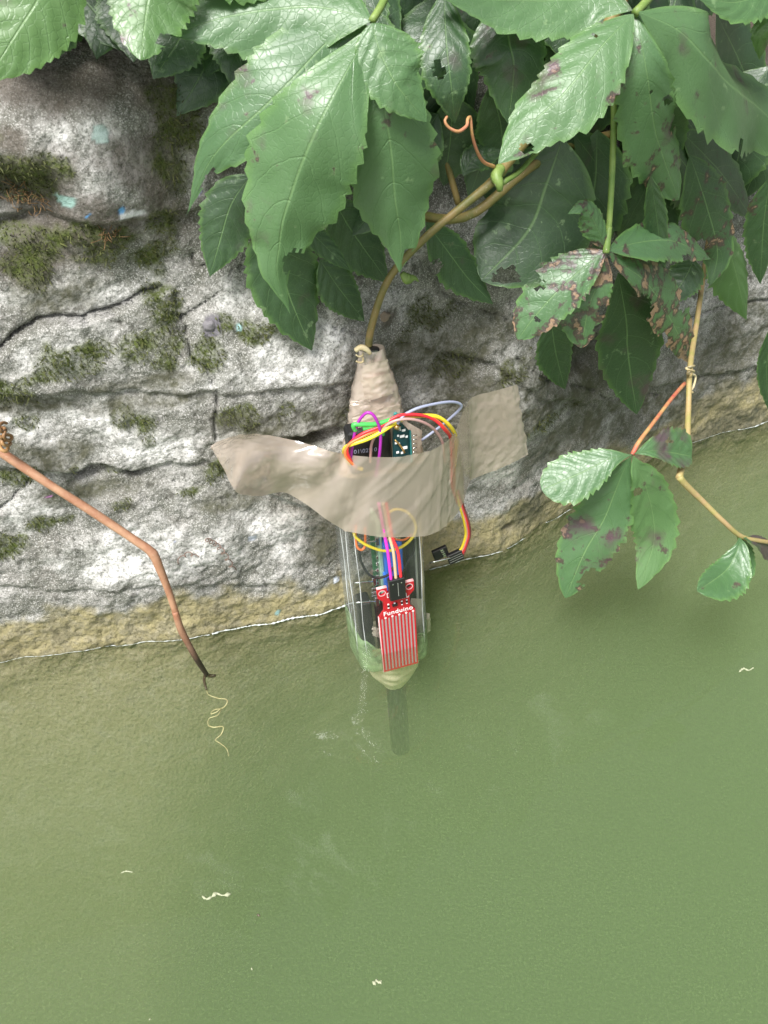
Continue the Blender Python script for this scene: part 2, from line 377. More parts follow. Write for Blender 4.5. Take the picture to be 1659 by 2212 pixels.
def stem_mat(name, c1, c2, scale=120, rough=0.55):
    m, nt, out = mat(name); co = N(nt, 'TexCoord').outputs['Object']
    n1 = noise(nt, co, scale, 5); n2 = noise(nt, co, 900, 3)
    c = mixc(nt, ramp(nt, n1, [(0.35, 0.0), (0.65, 1.0)]), c1, c2)
    c = mixc(nt, ramp(nt, n2, [(0.66, 0.0), (0.72, 0.7)]), c, (0.45, 0.38, 0.28))
    b = N(nt, 'BsdfPrincipled', Base_Color=c, Roughness=rough, Normal=N(nt, 'Bump', Height=n2, Strength=0.5, Distance=0.0003).outputs[0])
    nt.links.new(b.outputs[0], out.inputs[0]); return m
M_STEM = stem_mat('olive_bark', (0.13, 0.13, 0.035), (0.24, 0.17, 0.06))
M_BROWN = stem_mat('brown_bark', (0.17, 0.085, 0.04), (0.36, 0.20, 0.08))
def wet_stem_mat(name, c1, c2, wet, z0, z1):
    m = stem_mat(name, c1, c2); nt = m.node_tree; b = [n for n in nt.nodes if n.type == 'BSDF_PRINCIPLED'][0]
    src = b.inputs['Base Color'].links[0].from_socket; co = N(nt, 'TexCoord').outputs['Object']; z = N(nt, 'SeparateXYZ', Vector=co).outputs[2]
    zz = mth(nt, 'ADD', z, mth(nt, 'MULTIPLY', mth(nt, 'SUBTRACT', noise(nt, co, 150, 4), 0.5), 0.012))
    mr = N(nt, 'MapRange', _0=zz, _1=z0, _2=z1, _3=1.0, _4=0.0).outputs[0]
    nt.links.new(mixc(nt, mr, src, wet), b.inputs['Base Color']); return m
M_ORANGE = wet_stem_mat('orange_bark', (0.30, 0.135, 0.075), (0.42, 0.24, 0.145), (0.035, 0.021, 0.013), 0.020, 0.048)
M_WETBARK = stem_mat('wet_dark_bark', (0.035, 0.02, 0.012), (0.07, 0.045, 0.025), rough=0.3)
M_YSTEM = stem_mat('yellow_stem', (0.28, 0.25, 0.08), (0.38, 0.26, 0.13))
M_GSTEM = stem_mat('green_stem', (0.11, 0.19, 0.04), (0.20, 0.28, 0.07))
M_RPET = stem_mat('red_petiole', (0.42, 0.07, 0.06), (0.42, 0.26, 0.10))
M_PINK = stem_mat('pink_tendril', (0.50, 0.17, 0.12), (0.45, 0.27, 0.10))
M_DRY = stem_mat('dry_straw', (0.40, 0.31, 0.15), (0.60, 0.52, 0.33))
M_MOSS = simple('moss_blade', (0.062, 0.070, 0.016), 0.8, var=0.6, scale=90)
M_DRYMOSS = simple('dry_moss_blade', (0.19, 0.11, 0.045), 0.8, var=0.5, scale=400)
M_FOAM = simple('white_scum', (0.50, 0.53, 0.52), 0.35, var=0.2, scale=500)
M_BED = simple('pond_mud', (0.07, 0.075, 0.03), 0.9, var=0.4, scale=20)
M_SOIL = simple('bank_soil', (0.06, 0.05, 0.03), 0.95, var=0.5, scale=30)

def make_water():
    m, nt, out = mat('algae_water'); co = N(nt, 'TexCoord').outputs['Object']
    rip = noise(nt, co, 9, 2); rip2 = noise(nt, co, 60, 2)
    bmp = N(nt, 'Bump', Height=mth(nt, 'ADD', rip, mth(nt, 'MULTIPLY', rip2, 0.12)), Strength=0.12, Distance=0.004)
    tr = N(nt, 'BsdfTransparent', Color=(1, 1, 1)); gl = N(nt, 'BsdfGlossy', Color=(1, 1, 1), Roughness=0.05, Normal=bmp.outputs[0])
    fr = N(nt, 'Fresnel', IOR=1.33, Normal=bmp.outputs[0])
    s1 = N(nt, 'MixShader', _0=fr.outputs[0], _1=tr.outputs[0], _2=gl.outputs[0])
    # specks of algae afloat in the skin of the water
    big = noise(nt, co, 7, 5, 0.65); sp = noise(nt, co, 1000, 4, 0.8)
    k = mth(nt, 'MULTIPLY', ramp(nt, sp, [(0.48, 0.0), (0.68, 1.0)]), mth(nt, 'MULTIPLY', ramp(nt, big, [(0.36, 0.55), (0.66, 1.0)]), 0.30))
    df = N(nt, 'BsdfDiffuse', Color=(0.20, 0.28, 0.12))
    s2 = N(nt, 'MixShader', _0=k, _1=s1.outputs[0], _2=df.outputs[0])
    nt.links.new(s2.outputs[0], out.inputs['Surface'])
    D = 4.7; col = (0.42, 0.55, 0.30)
    sc = N(nt, 'VolumeScatter', Color=col, Density=D); ab = N(nt, 'VolumeAbsorption', Color=col, Density=D)
    ad = N(nt, 'AddShader', _0=sc.outputs[0], _1=ab.outputs[0]); nt.links.new(ad.outputs[0], out.inputs['Volume'])
    return m
M_WATER = make_water()

# ------------------------------------------------------------------ wall mesh
def build_wall():
    xf = np.arange(-0.36, 0.46, 0.00125); zf = np.arange(-0.16, 0.42, 0.00125)
    xs = np.concatenate([np.linspace(-6, -0.4, 40), xf, np.linspace(0.5, 6, 40)])
    zs = np.concatenate([np.linspace(-0.62, -0.17, 14), zf, np.linspace(0.43, 0.62, 8)])
    X, Z = np.meshgrid(xs, zs)
    h, crack = relief(X, Z)
    Y = ybase(X, Z)+deep(X, Z)
    V = np.stack([X+h*WN[0], Y+h*WN[1], Z], -1).reshape(-1, 3)
    nz, nx = X.shape
    me = bpy.data.meshes.new('stone_wall')
    i = np.arange((nz-1)*(nx-1)); r = i//(nx-1); c = i % (nx-1); a = r*nx+c
    faces = np.stack([a, a+1, a+nx+1, a+nx], -1)
    me.vertices.add(len(V)); me.vertices.foreach_set('co', V.ravel())
    me.loops.add(faces.size); me.loops.foreach_set('vertex_index', faces.ravel().astype(np.int32))
    me.polygons.add(len(faces)); me.polygons.foreach_set('loop_start', (np.arange(len(faces))*4).astype(np.int32)); me.polygons.foreach_set('loop_total', np.full(len(faces), 4, np.int32))
    me.polygons.foreach_set('use_smooth', np.ones(len(faces), bool)); me.update(); me.validate()
    # growth, stain and painted-shade masks, laid out on the stone in wall metres
    nb = fbm(X*45, Z*45, 4, 61); nb2 = fbm(X*110, Z*110, 3, 67)
    moss = np.zeros(X.shape); white = np.zeros(X.shape); damp_shade = np.zeros(X.shape); warm = np.zeros(X.shape)
    def blob(px, py, rx, ry):
        p = on_base(px, py); k = depth(p)/FPX; c = (p[0], p[2])
        cz = max(0.25, CP*0.9+0.25*(1106-py)/1106)
        return 1-np.sqrt(((X-c[0])/(rx*k))**2+((Z-c[1])/(ry*k/cz))**2)
    for b in MOSS: moss = np.maximum(moss, smooth(-0.08, 0.6, blob(*b)+0.75*nb+0.45*nb2))
    for b in WHITE: white = np.maximum(white, smooth(-0.1, 0.5, blob(*b)+0.35*nb+0.2*nb2))
    for b in DAMP_SHADE: damp_shade = np.maximum(damp_shade, smooth(-0.1, 0.6, blob(*b)+0.4*nb+0.2*nb2))
    for b in WARM: warm = np.maximum(warm, smooth(-0.1, 0.6, blob(*b)+0.4*nb))
    line = 0.025+0.012*perlin(X*14, Z*0, 71)+0.010*nb+0.008*smooth(-0.05, 0.1, X)
    tan = smooth(0.006, -0.006, Z-line)
    top = 0.300-0.085*smooth(0.0, 0.16, X); warm = np.maximum(warm, smooth(-0.035, 0.03, Z-top+0.012*nb)*1.4)  # dark earth tone above the top also paints shade behind the foliage
    wetline = smooth(0.004, -0.001, Z-0.002*nb)*0.5
    paint = np.zeros(X.shape+(4,))
    for (px, py, rx, ry, col) in PAINT:
        k = smooth(0.0, 0.3, blob(px, py, rx*.8, ry*.8)+0.8*nb2)
        paint[..., 3] = np.maximum(paint[..., 3], k*0.9); paint[..., :3] = np.where((k > 0.02)[..., None], np.array(col), paint[..., :3])
    def attr(name, arrs):
        at = me.color_attributes.new(name, 'FLOAT_COLOR', 'POINT'); at.data.foreach_set('color', np.stack(arrs, -1).astype(np.float32).ravel())
    one = np.ones(X.shape)
    attr('mask_a', [moss, tan, white, one]); attr('mask_b', [crack, np.maximum(damp_shade, wetline), warm, one]); attr('paint', [paint[..., k] for k in range(4)])
    me.materials.append(M_WALL)
    o = bpy.data.objects.new('stone_wall', me); C.objects.link(o)
    return o, X, Z, V.reshape(nz, nx, 3), moss
MOSS = [(375, 300, 55, 100), (55, 385, 60, 65), (240, 505, 170, 34), (335, 470, 60, 45), (70, 565, 95, 52), (200, 545, 70, 28), (330, 540, 65, 42), (375, 648, 26, 22), (350, 705, 46, 56),
        (452, 745, 34, 32), (545, 708, 48, 24), (478, 690, 22, 14), (300, 742, 42, 36), (165, 765, 75, 34), (95, 795, 66, 30), (15, 835, 50, 24), (320, 912, 36, 26), (520, 884, 54, 24), (215, 1005, 52, 16), (25, 1026, 46, 22),
        (610, 880, 30, 16), (270, 900, 30, 18), (60, 905, 44, 14), (20, 1180, 60, 22), (90, 1130, 60, 14), (410, 1060, 30, 10), (260, 1085, 34, 10), (900, 690, 70, 40), (1080, 800, 50, 34), (960, 780, 60, 24), (1020, 1000, 40, 18), (1180, 900, 60, 24), (480, 1000, 40, 20), (700, 890, 50, 24), (20, 500, 60, 40)]
WHITE = [(205, 340, 110, 115), (640, 745, 150, 85), (90, 760, 110, 40), (480, 790, 70, 60), (300, 960, 190, 44), (200, 880, 160, 36), (350, 1180, 240, 60), (620, 1130, 90, 60), (600, 880, 60, 30), (1080, 1010, 60, 50), (1080, 860, 60, 40), (930, 850, 60, 50), (520, 620, 80, 40), (60, 900, 70, 30), (250, 640, 120, 22), (40, 640, 60, 22), (280, 450, 60, 12), (1200, 770, 60, 30), (60, 1110, 70, 40)]
DAMP_SHADE = [(1000, 850, 180, 90), (1250, 800, 250, 90), (890, 760, 120, 80), (560, 905, 130, 34), (640, 960, 90, 30), (330, 860, 160, 20), (90, 870, 130, 18), (180, 1060, 120, 24), (480, 1080, 110, 22), (1450, 860, 260, 70), (120, 640, 130, 40), (1000, 740, 160, 70), (1300, 900, 220, 60), (1550, 780, 160, 120), (700, 900, 110, 40), (700, 1150, 60, 60), (300, 820, 150, 16), (100, 980, 160, 30), (1560, 930, 140, 40), (1150, 1100, 60, 30)]  # damp stains; the right-hand patches paint the shade of leaves overhead
WARM = [(200, 470, 330, 70), (60, 560, 200, 60), (330, 330, 120, 120), (60, 400, 120, 90), (120, 180, 260, 60), (360, 200, 140, 60), (20, 285, 40, 36), (480, 340, 60, 40), (830, 680, 30, 20), (330, 400, 60, 60)]  # dark brown tone; upper-left patches also paint the shade under the leaves
PAINT = [(188, 441, 8, 6, (0.12, 0.38, 0.75)), (180, 449, 6, 5, (0.12, 0.38, 0.75)), (251, 428, 10, 8, (0.15, 0.42, 0.80)), (146, 415, 26, 15, (0.27, 0.42, 0.38)), (206, 265, 18, 20, (0.33, 0.43, 0.40)), (285, 446, 38, 9, (0.70, 0.69, 0.72)),
         (428, 412, 12, 9, (0.36, 0.33, 0.60)), (452, 700, 20, 22, (0.14, 0.13, 0.15)), (510, 697, 10, 6, (0.35, 0.55, 0.55)), (104, 1071, 12, 5, (0.60, 0.25, 0.55)), (375, 1155, 6, 5, (0.3, 0.33, 0.45)), (725, 1250, 9, 8, (0.66, 0.70, 0.78)), (540, 1158, 12, 8, (0.35, 0.38, 0.44)), (600, 1320, 8, 6, (0.3, 0.5, 0.5))]
wall, WX, WZ, WV, WMOSS = build_wall()
tag(wall, 'weathered pale grey stone retaining wall with cracks, moss and lichen, rising from the water', 'wall')

def build_moss():
    m = (WMOSS > 0.42) & (np.abs(WX) < 0.5) & (WZ > 0.01) & (WZ < 0.4)
    cand = np.argwhere(m); sel = cand[rng.choice(len(cand), min(12000, len(cand)), replace=False)]
    V = []; F = []
    for (i, j) in sel:
        p = WV[i, j]+rng.normal(0, 0.0005, 3)
        L = rng.uniform(0.0010, 0.0030)*(0.6+0.6*WMOSS[i, j]); w = rng.uniform(0.00018, 0.0004)
        d = unit(WN*0.7+np.array([rng.normal(0, 0.5), rng.normal(0, 0.3), rng.normal(0.15, 0.55)])); sdv = unit(np.cross(d, rng.normal(0, 1, 3)))
        bend = rng.normal(0, 0.0006, 3)+np.array([0, 0, -0.0004]); k = len(V)
        V += [p-sdv*w-WN*0.0008, p+sdv*w-WN*0.0008, p+d*L*0.55+sdv*w*0.8, p+d*L*0.55-sdv*w*0.8, p+d*L+bend]
        F += [(k, k+1, k+2, k+3), (k+3, k+2, k+4)]
    o = obj('moss', V, F, M_MOSS, wall, False); tag(o, kind='stuff')
build_moss()
def dry_tuft(px, py, n, spread, L0):
    c = on_wall(px, py, 0.0005); V = []; F = []
    for _ in range(n):
        p = c+np.array([rng.normal(0, spread), 0, rng.normal(0, spread*0.6)]); d = unit(WN*0.5+rng.normal(0, 0.6, 3)); L = rng.uniform(0.4, 1)*L0
        pts = [p-WN*0.001, p+d*L*0.5, p+d*L+rng.normal(0, L*0.25, 3)]; v, f = tube_vf(pts, [0.00022, 0.0001], 3, 4); k = len(V); V += v; F += [tuple(x+k for x in q) for q in f]
    tag(obj('dry_moss', V, F, M_DRYMOSS, wall), kind='stuff')
dry_tuft(55, 425, 60, 0.005, 0.006); dry_tuft(235, 507, 36, 0.0022, 0.005); dry_tuft(30, 415, 30, 0.003, 0.005)
def pebble(px, py, r, m):
    c = on_wall(px, py, -r*0.12); V = []; nu, nv = 10, 14
    for i in range(nu):
        th = PI*i/(nu-1)
        for j in range(nv):
            ph = 2*PI*j/nv; q = np.array([math.sin(th)*math.cos(ph)*1.15, math.sin(th)*math.sin(ph)*0.6, math.cos(th)*0.95])
            q *= 1+0.28*float(perlin(q[0]*1.3+px, q[2]*1.3+py, 5))+0.12*float(perlin(q[0]*5+px, q[2]*5+py, 6)); V.append(c+q*r)
    return obj('stone', V, grid_faces(nu, nv, True), m, wall)
M_TANSTONE = simple('tan_stone', (0.21, 0.165, 0.12), 0.9, var=0.5, scale=260, bump=0.0008)
M_GREYSTONE = simple('grey_stone', (0.17, 0.16, 0.17), 0.9, var=0.35, scale=300, bump=0.0008)
pebble(828, 684, 0.003, M_TANSTONE); pebble(452, 704, 0.003, M_GREYSTONE)

# bank behind the wall and the pond
xb = np.linspace(-6, 6, 25); V = []
for x in xb: y = float(ybase(np.array(x), np.array(0.62))); V += [(x, y-0.003, 0.62), (x, y+0.6, 0.66), (x, y+6, 0.75)]
tag(obj('bank_ground', V, grid_faces(len(xb), 3), M_SOIL), 'dark soil of the bank behind the wall', kind='structure')
def build_water():
    xs = np.concatenate([np.linspace(-6, -0.4, 8), np.linspace(-0.36, 0.46, 60), np.linspace(0.5, 6, 8)])
    ys = Y0(xs)+0.03; V = []; F = []; n = len(xs); k = 4
    for z in (0.0, -0.55):
        for x, y in zip(xs, ys):
            for t in (0, 0.05, 0.3, 1): V.append((x, y+(-14-y)*t, z-(0 if z == 0 else 0)))
    o = n*k
    for i in range(n-1):
        for j in range(k-1):
            a = i*k+j; F.append((a, a+1, a+k+1, a+k)); F.append((o+a, o+a+k, o+a+k+1, o+a+1))
    for i in range(n-1):
        F.append((i*k, (i+1)*k, o+(i+1)*k, o+i*k)); a = i*k+k-1; F.append((a, o+a, o+a+k, a+k))
    for j in range(k-1):
        F.append((j, o+j, o+j+1, j+1)); a = (n-1)*k+j; F.append((a, a+1, o+a+1, o+a))
    w = obj('pond_water', V, F, M_WATER, None, False)
    tag(w, 'murky green algae-laden pond water below the wall', kind='structure')
    V = [(-8, -16, -0.58), (8, -16, -0.58), (8, 6, -0.58), (-8, 6, -0.58)]
    tag(obj('pond_bed', V, [(0, 1, 2, 3)], M_BED, None, False), 'muddy bed of the pond', kind='structure')
build_water()

# white scum line drawn along the real meeting of stone and water
def waterline(x):
    x0 = x
    for _ in range(4):
        h = float(relief(np.array([x0]), np.array([0.0]))[0][0]); x0 = x-h*WN[0]
    return np.array([x, float(Y0(np.array(x0)))+h*WN[1], 0.0])
def scum(p0, p1, n, r):
    a = on_water(*p0)[0]; b = on_water(*p1)[0]; pts = []
    for x in np.linspace(a, b, n):
        q = waterline(x)+np.array([0.0, -0.0012, 0.0002]); pts.append(q)
    pts = np.array(pts); pts[:, 1] = np.convolve(np.pad(pts[:, 1], 5, mode='edge'), np.ones(11)/11, 'valid')
    pts[:, 2] += 0.0002*np.array([random.random() for _ in pts]); pts[:, 1] += np.cumsum(rng.normal(0, 0.00012, len(pts)))*0.5
    rr = 0.65*r*(0.1+1.3*np.abs(perlin(np.linspace(0, n/4, n), np.zeros(n), int(p0[0]))))
    V, F = tube_vf(pts, rr, 6); return V, F
V = []; F = []
for a, b, n, r in (((-60, 1440), (250, 1396), 90, 0.00034), ((250, 1396), (455, 1365), 70, 0.00036), ((460, 1362), (765, 1306), 120, 0.0013), ((925, 1222), (1085, 1190), 50, 0.0006), ((1095, 1178), (1135, 1160), 20, 0.0004), ((1180, 1135), (1235, 1100), 24, 0.0004), ((1300, 1050), (1375, 1010), 26, 0.0005), ((1478, 950), (1590, 928), 34, 0.0005), ((1592, 926), (1720, 890), 40, 0.0008)):
    v, f = scum(a, b, n, r); k = len(V); V += v; F += [tuple(x+k for x in q) for q in f]
tag(obj('scum_line', V, F, M_FOAM), 'thin broken white line of scum along the waterline of the wall', 'scum', kind='stuff')

# ------------------------------------------------------------------ creeper vines
UP = np.array([0, 0, 1.0])
def leaf(parent, mids, wR, wL, d0, d1, fold=0.35, roll=0.0, a=0.85, b=0.95, teeth=9, tint=(0, 0, 0), holes=(), wave=0.6, droop=0.0, painted_sheen=0.00, name='leaf', ns=72, nt_=17):
    """one serrated creeper leaflet: midrib through given places, d metres off the wall; wR/wL half widths to the right/left of travel"""
    m = len(mids); P3 = []
    for i, q in enumerate(mids):
        d = q[2] if len(q) > 2 else d0+(d1-d0)*i/(m-1)
        P3.append(on_base(q[0], q[1], d))
    M = crom(P3, ns); T = np.gradient(M, axis=0); T /= np.linalg.norm(T, axis=1)[:, None]
    s = np.linspace(0, 1, ns); b = b+0.22; a = a+0.12; prof = np.clip(s, 1e-6, 1)**a*np.clip(1-s, 0, 1)**b
    prof /= prof.max(); prof = np.maximum(prof, 0.012*(1-s))
    k = depth(M[ns//2])/FPX; sid = random.random()*100
    saw = (s*teeth*1.45+0.55*perlin(s*5+sid, s*0, 19)) % 1.0; amp = 0.17*smooth(0.15, 0.4, s)*(0.35+0.9*np.abs(perlin(s*4+sid, s*0+3, 21)))
    ts = np.linspace(-1, 1, nt_)
    toc = unit(CAM-M[ns//2]); nrm = unit(toc*0.8+UP*0.45+WN*0.2)
    c = np.cross(T, nrm); c /= np.linalg.norm(c, axis=1)[:, None]; Nn = np.cross(c, T); Nn /= np.linalg.norm(Nn, axis=1)[:, None]
    c, Nn = c*math.cos(roll)+Nn*math.sin(roll), Nn*math.cos(roll)-c*math.sin(roll)
    S, TT = np.meshgrid(s, ts, indexing='ij'); PR = prof[:, None]; AB = np.abs(TT)
    w = np.where(TT > 0, wR, wL)*k*PR
    e = 1+amp[:, None]*(((saw[:, None]+np.where(TT > 0, 0.37, 0)) % 1.0)-0.45)*smooth(0.6, 1.0, AB)*1.6+0.06*perlin(S*5+sid, TT, 2)
    x = TT*w*e; ww = np.abs(x); q = S-0.25*AB**1.35
    z = -math.sin(fold)*ww-0.10*ww*ww/(max(wR, wL)*k+1e-6)*wave+0.00055*np.abs(np.sin(PI*q*6.5))*np.minimum(1, PR*1.4)*np.minimum(1, AB*3)
    z = z+wave*0.11*w*perlin(S*3.2+sid, TT*0.9+sid, 6)*AB+wave*0.025*w*perlin(S*9+sid, TT*2, 8)
    V = M[:, None]+c[:, None]*(x*math.cos(fold))[..., None]+Nn[:, None]*z[..., None]-UP*(droop*TT*TT*w)[..., None]
    UVs = np.stack([S, TT*0.5+0.5], -1)
    Vf = V.reshape(-1, 3); F = np.array(grid_faces(ns, nt_))
    if holes:
        sc = np.array([(s[f//nt_].mean(), ts[f % nt_].mean()) for f in F]); keep = np.ones(len(F), bool)
        for (hs, ht, rs, rt) in holes:
            dd = np.sqrt(((sc[:, 0]-hs)/rs)**2+((sc[:, 1]-ht)/rt)**2)+0.35*perlin(sc[:, 0]*40+sid, sc[:, 1]*6, 12); keep &= dd > 1
        F = F[keep]
    o = obj(name, Vf, F, M_LEAF, parent); me = o.data
    uvl = me.uv_layers.new(name='UVMap'); li = np.zeros(len(me.loops), np.int32); me.loops.foreach_get('vertex_index', li)
    uvl.data.foreach_set('uv', UVs.reshape(-1, 2)[li].astype(np.float32).ravel())
    at = me.color_attributes.new('tint', 'FLOAT_COLOR', 'POINT')
    at.data.foreach_set('color', np.tile(np.array([*tint, painted_sheen], np.float32), len(Vf)))
    return o
def W(px, py, d): return on_base(px, py, d)
def stem(name, pts, rad, m, parent, n=40, sides=10):
    return tube(name, [W(*p) for p in pts], rad, m, parent, sides, n)

# the vine that carries the bottle
v1 = empty('creeper_vine', W(1075, 385, 0.03))
tag(v1, 'large leafy creeper vine over the wall, olive stem running into the taped bottle neck', 'vine', 'creeper vines on the wall')
S1 = stem('stem', [(1420, -180, .05), (1365, -60, .05), (1335, 15, .045), (1298, 80, .04), (1230, 190, .035), (1150, 285, .035), (1095, 352, .033), (1068, 388, .032), (1000, 445, .030), (930, 503, .028), (862, 572, .024), (830, 622, .020), (808, 685, .0165), (797, 735, .015), (798, 765, .016)], [.0034, .0030, .0026, .0022, .0024, .0018, .0017, .0017, .0018], M_STEM, v1, 90)
stem('node', [(1082, 362, .033), (1072, 380, .0355), (1078, 396, .038), (1080, 412, .038)], [.0022, .0028, .0022, .0012], M_GSTEM, v1, 12)
stem('tendril', [(1068, 360, .034), (1045, 350, .038), (1030, 325, .041), (1020, 290, .043), (1016, 254, .043), (1010, 258, .044), (1008, 272, .046), (990, 284, .048), (970, 276, .047), (961, 262, .046), (966, 252, .045)], [.0008, .0007, .0006, .0007, .0005], M_PINK, v1, 46, 7)
stem('petiole', [(1085, 395, .034), (1120, 372, .03), (1150, 340, .026), (1180, 310, .02)], [.0013, .0009], M_GSTEM, v1, 14)
pa = stem('petiole', [(930, -150, .06), (860, -60, .068), (825, 10, .072), (803, 46, .072)], [.0016, .0013], M_GSTEM, v1, 20)
leaf(pa, [(803, 44), (730, 22), (646, 14), (488, 36), (365, 78)], 95, 104, .072, .050, painted_sheen=0.19, fold=.20, tint=(.05, .10, 0), roll=-.1)
leaf(pa, [(796, 58), (722, 79), (627, 175), (567, 234), (488, 306), (444, 365), (402, 468)], 104, 92, .064, .030, fold=.15, tint=(0, .15, 0), b=1.5, holes=[(.83, -.7, .05, .4)])
leaf(pa, [(800, 56), (777, 103), (720, 206), (686, 274), (650, 357), (631, 413), (611, 476), (603, 532), (599, 595), (629, 684)], 130, 126, .074, .048, painted_sheen=0.20, fold=.34, a=1.25, b=1.45, tint=(.10, .13, 0), holes=[(.80, -.75, .055, .45)], teeth=11)
leaf(pa, [(800, 60), (812, 160), (829, 230), (845, 329), (853, 429), (865, 516), (863, 590)], 98, 112, .068, .050, painted_sheen=0.25, fold=.28, a=1.2, b=1.0, tint=(.06, .22, 0), holes=[(.93, -.6, .04, .4)], teeth=10)
leaf(pa, [(803, 50), (815, 95), (832, 138), (861, 190), (922, 264)], 62, 88, .078, .066, painted_sheen=0.07, fold=.12, a=.55, b=.8, tint=(.10, .02, 0))
pb = stem('petiole', [(1500, -130, .05), (1440, -50, .06), (1395, 5, .07), (1372, 28, .072)], [.0020, .0016], M_GSTEM, v1, 20)
leaf(pb, [(1366, 22), (1300, -2), (1230, 0), (1080, 0), (935, -14)], 65, 80, .074, .062, painted_sheen=0.25, fold=.1, tint=(.10, .02, 0), roll=-.25)
leaf(pb, [(1368, 30), (1300, 100), (1220, 200), (1155, 260), (1076, 354)], 82, 92, .076, .064, painted_sheen=0.25, fold=.22, a=.75, b=.75, tint=(.10, .22, 0), roll=-.15, holes=[(.22, .55, .012, .1), (.86, -.6, .03, .25)])
leaf(pb, [(1374, 30), (1387, 100), (1400, 175), (1415, 280), (1440, 360), (1467, 432)], 78, 66, .070, .054, painted_sheen=0.12, fold=.2, b=.62, tint=(.04, .32, 0), holes=[(.42, -.72, .03, .22), (.33, -.05, .01, .07), (.62, -.85, .03, .2)], teeth=8)
leaf(pb, [(1380, 26), (1465, 65), (1530, 130), (1580, 185), (1659, 250), (1770, 360)], 118, 104, .074, .060, painted_sheen=0.21, fold=.28, tint=(.12, .12, 0), holes=[(.55, .9, .02, .16)])
pc = stem('petiole', [(1800, -150, .06), (1740, -80, .07), (1700, -40, .075)], [.0018, .0014], M_GSTEM, v1, 12)
leaf(pc, [(1700, -40), (1640, -10), (1580, 5), (1500, -10)], 50, 48, .076, .066, fold=.1, tint=(.12, .05, 0))
leaf(pc, [(1700, -35), (1675, 20), (1650, 70), (1640, 130)], 30, 40, .072, .06, fold=.2, tint=(.5, .05, 0))

# bright shoot at the top left
v2 = empty('creeper_vine', W(230, -180, .05)); tag(v2, 'bright yellow-green creeper leaves hanging into the top left corner', 'vine', 'creeper vines on the wall')
stem('stem', [(-150, -420, .04), (60, -330, .06), (230, -230, .07), (420, -230, .06), (640, -300, .05)], [.003, .0025, .002], M_STEM, v2, 40)
pd = stem('petiole', [(240, -235, .07), (190, -190, .08), (150, -150, .085)], [.0016, .0013], M_GSTEM, v2, 14)
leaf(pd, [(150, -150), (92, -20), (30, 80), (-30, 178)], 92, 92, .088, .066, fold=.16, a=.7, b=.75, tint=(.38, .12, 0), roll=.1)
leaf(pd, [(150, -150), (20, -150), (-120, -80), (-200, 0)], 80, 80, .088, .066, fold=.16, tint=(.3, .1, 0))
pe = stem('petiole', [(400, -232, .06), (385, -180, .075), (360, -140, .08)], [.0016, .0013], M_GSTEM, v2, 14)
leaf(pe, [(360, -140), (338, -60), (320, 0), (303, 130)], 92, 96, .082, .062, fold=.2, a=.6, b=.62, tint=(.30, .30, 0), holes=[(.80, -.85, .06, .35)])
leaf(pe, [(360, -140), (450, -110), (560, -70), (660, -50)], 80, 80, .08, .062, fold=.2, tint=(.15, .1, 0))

# shoot with the chewed star of leaves
v3 = empty('creeper_vine', W(1310, 541, .055)); tag(v3, 'thin green hanging shoot ending in a star of chewed, brown-spotted leaves above right', 'vine', 'creeper vines on the wall')
stem('stem', [(1400, -250, .03), (1350, -40, .035), (1328, 150, .042), (1326, 260, .046), (1322, 380, .050), (1316, 480, .053), (1310, 541, .055)], [.0017, .0014, .0013], M_GSTEM, v3, 50)
pf = stem('petiole', [(1316, 490, .0535), (1311, 530, .0555), (1309, 546, .056)], [.0014, .0017], M_GSTEM, v3, 10)
leaf(pf, [(1308, 543), (1265, 574), (1200, 634), (1150, 690), (1118, 735)], 66, 54, .056, .048, fold=.15, a=.7, b=.55, tint=(.03, .50, 0), holes=[(.55, .9, .05, .45), (.75, -.2, .02, .2)])
leaf(pf, [(1308, 545), (1297, 600), (1272, 665), (1255, 752)], 60, 40, .057, .05, fold=.15, a=1.0, b=.5, tint=(.02, .55, 0), holes=[(.6, -.9, .06, .4), (.8, -.95, .05, .3)])
leaf(pf, [(1312, 545), (1340, 570), (1395, 609), (1440, 675), (1497, 782)], 44, 66, .057, .052, fold=.15, a=1.0, b=.5, tint=(.03, .62, 0), holes=[(.45, .9, .09, .5), (.70, -.95, .05, .4), (.72, .9, .04, .3)])
leaf(pf, [(1313, 541), (1390, 522), (1460, 522), (1536, 560)], 46, 48, .055, .05, fold=.12, tint=(.02, .40, 0), holes=[(.72, .8, .05, .3)])
leaf(pf, [(1308, 540), (1290, 492), (1262, 448), (1226, 462)], 26, 32, .055, .058, fold=.3, tint=(.04, .38, 0))

# right-hand shoot reaching the water
v4 = empty('creeper_vine', W(1468, 1030, .11)); tag(v4, 'yellow-stemmed shoot with ragged leaves trailing down to the water on the right', 'vine', 'creeper vines on the wall')
stem('stem', [(1560, 300, .010), (1530, 520, .014), (1506, 690, .040), (1491, 790, .070), (1487, 880, .085), (1483, 969, .100), (1472, 1012, .106), (1467, 1032, .110)], [.0013, .0014, .0015, .0014, .0017], M_YSTEM, v4, 50)
stem('stem', [(1467, 1030, .110), (1480, 1046, .112), (1520, 1085, .118), (1560, 1124, .126), (1600, 1158, .132), (1640, 1168, .136), (1700, 1176, .140)], [.0017, .0013, .0012, .0010], M_YSTEM, v4, 40)
pg = stem('petiole', [(1479, 828, .076), (1450, 862, .083), (1410, 915, .091), (1380, 955, .096), (1366, 982, .098)], [.0010, .0009, .0011], M_RPET, v4, 24)
leaf(pg, [(1366, 982), (1317, 991), (1258, 1020), (1170, 1058)], 52, 56, .098, .090, fold=.1, a=1.25, b=.35, tint=(0, .16, 0), teeth=8)
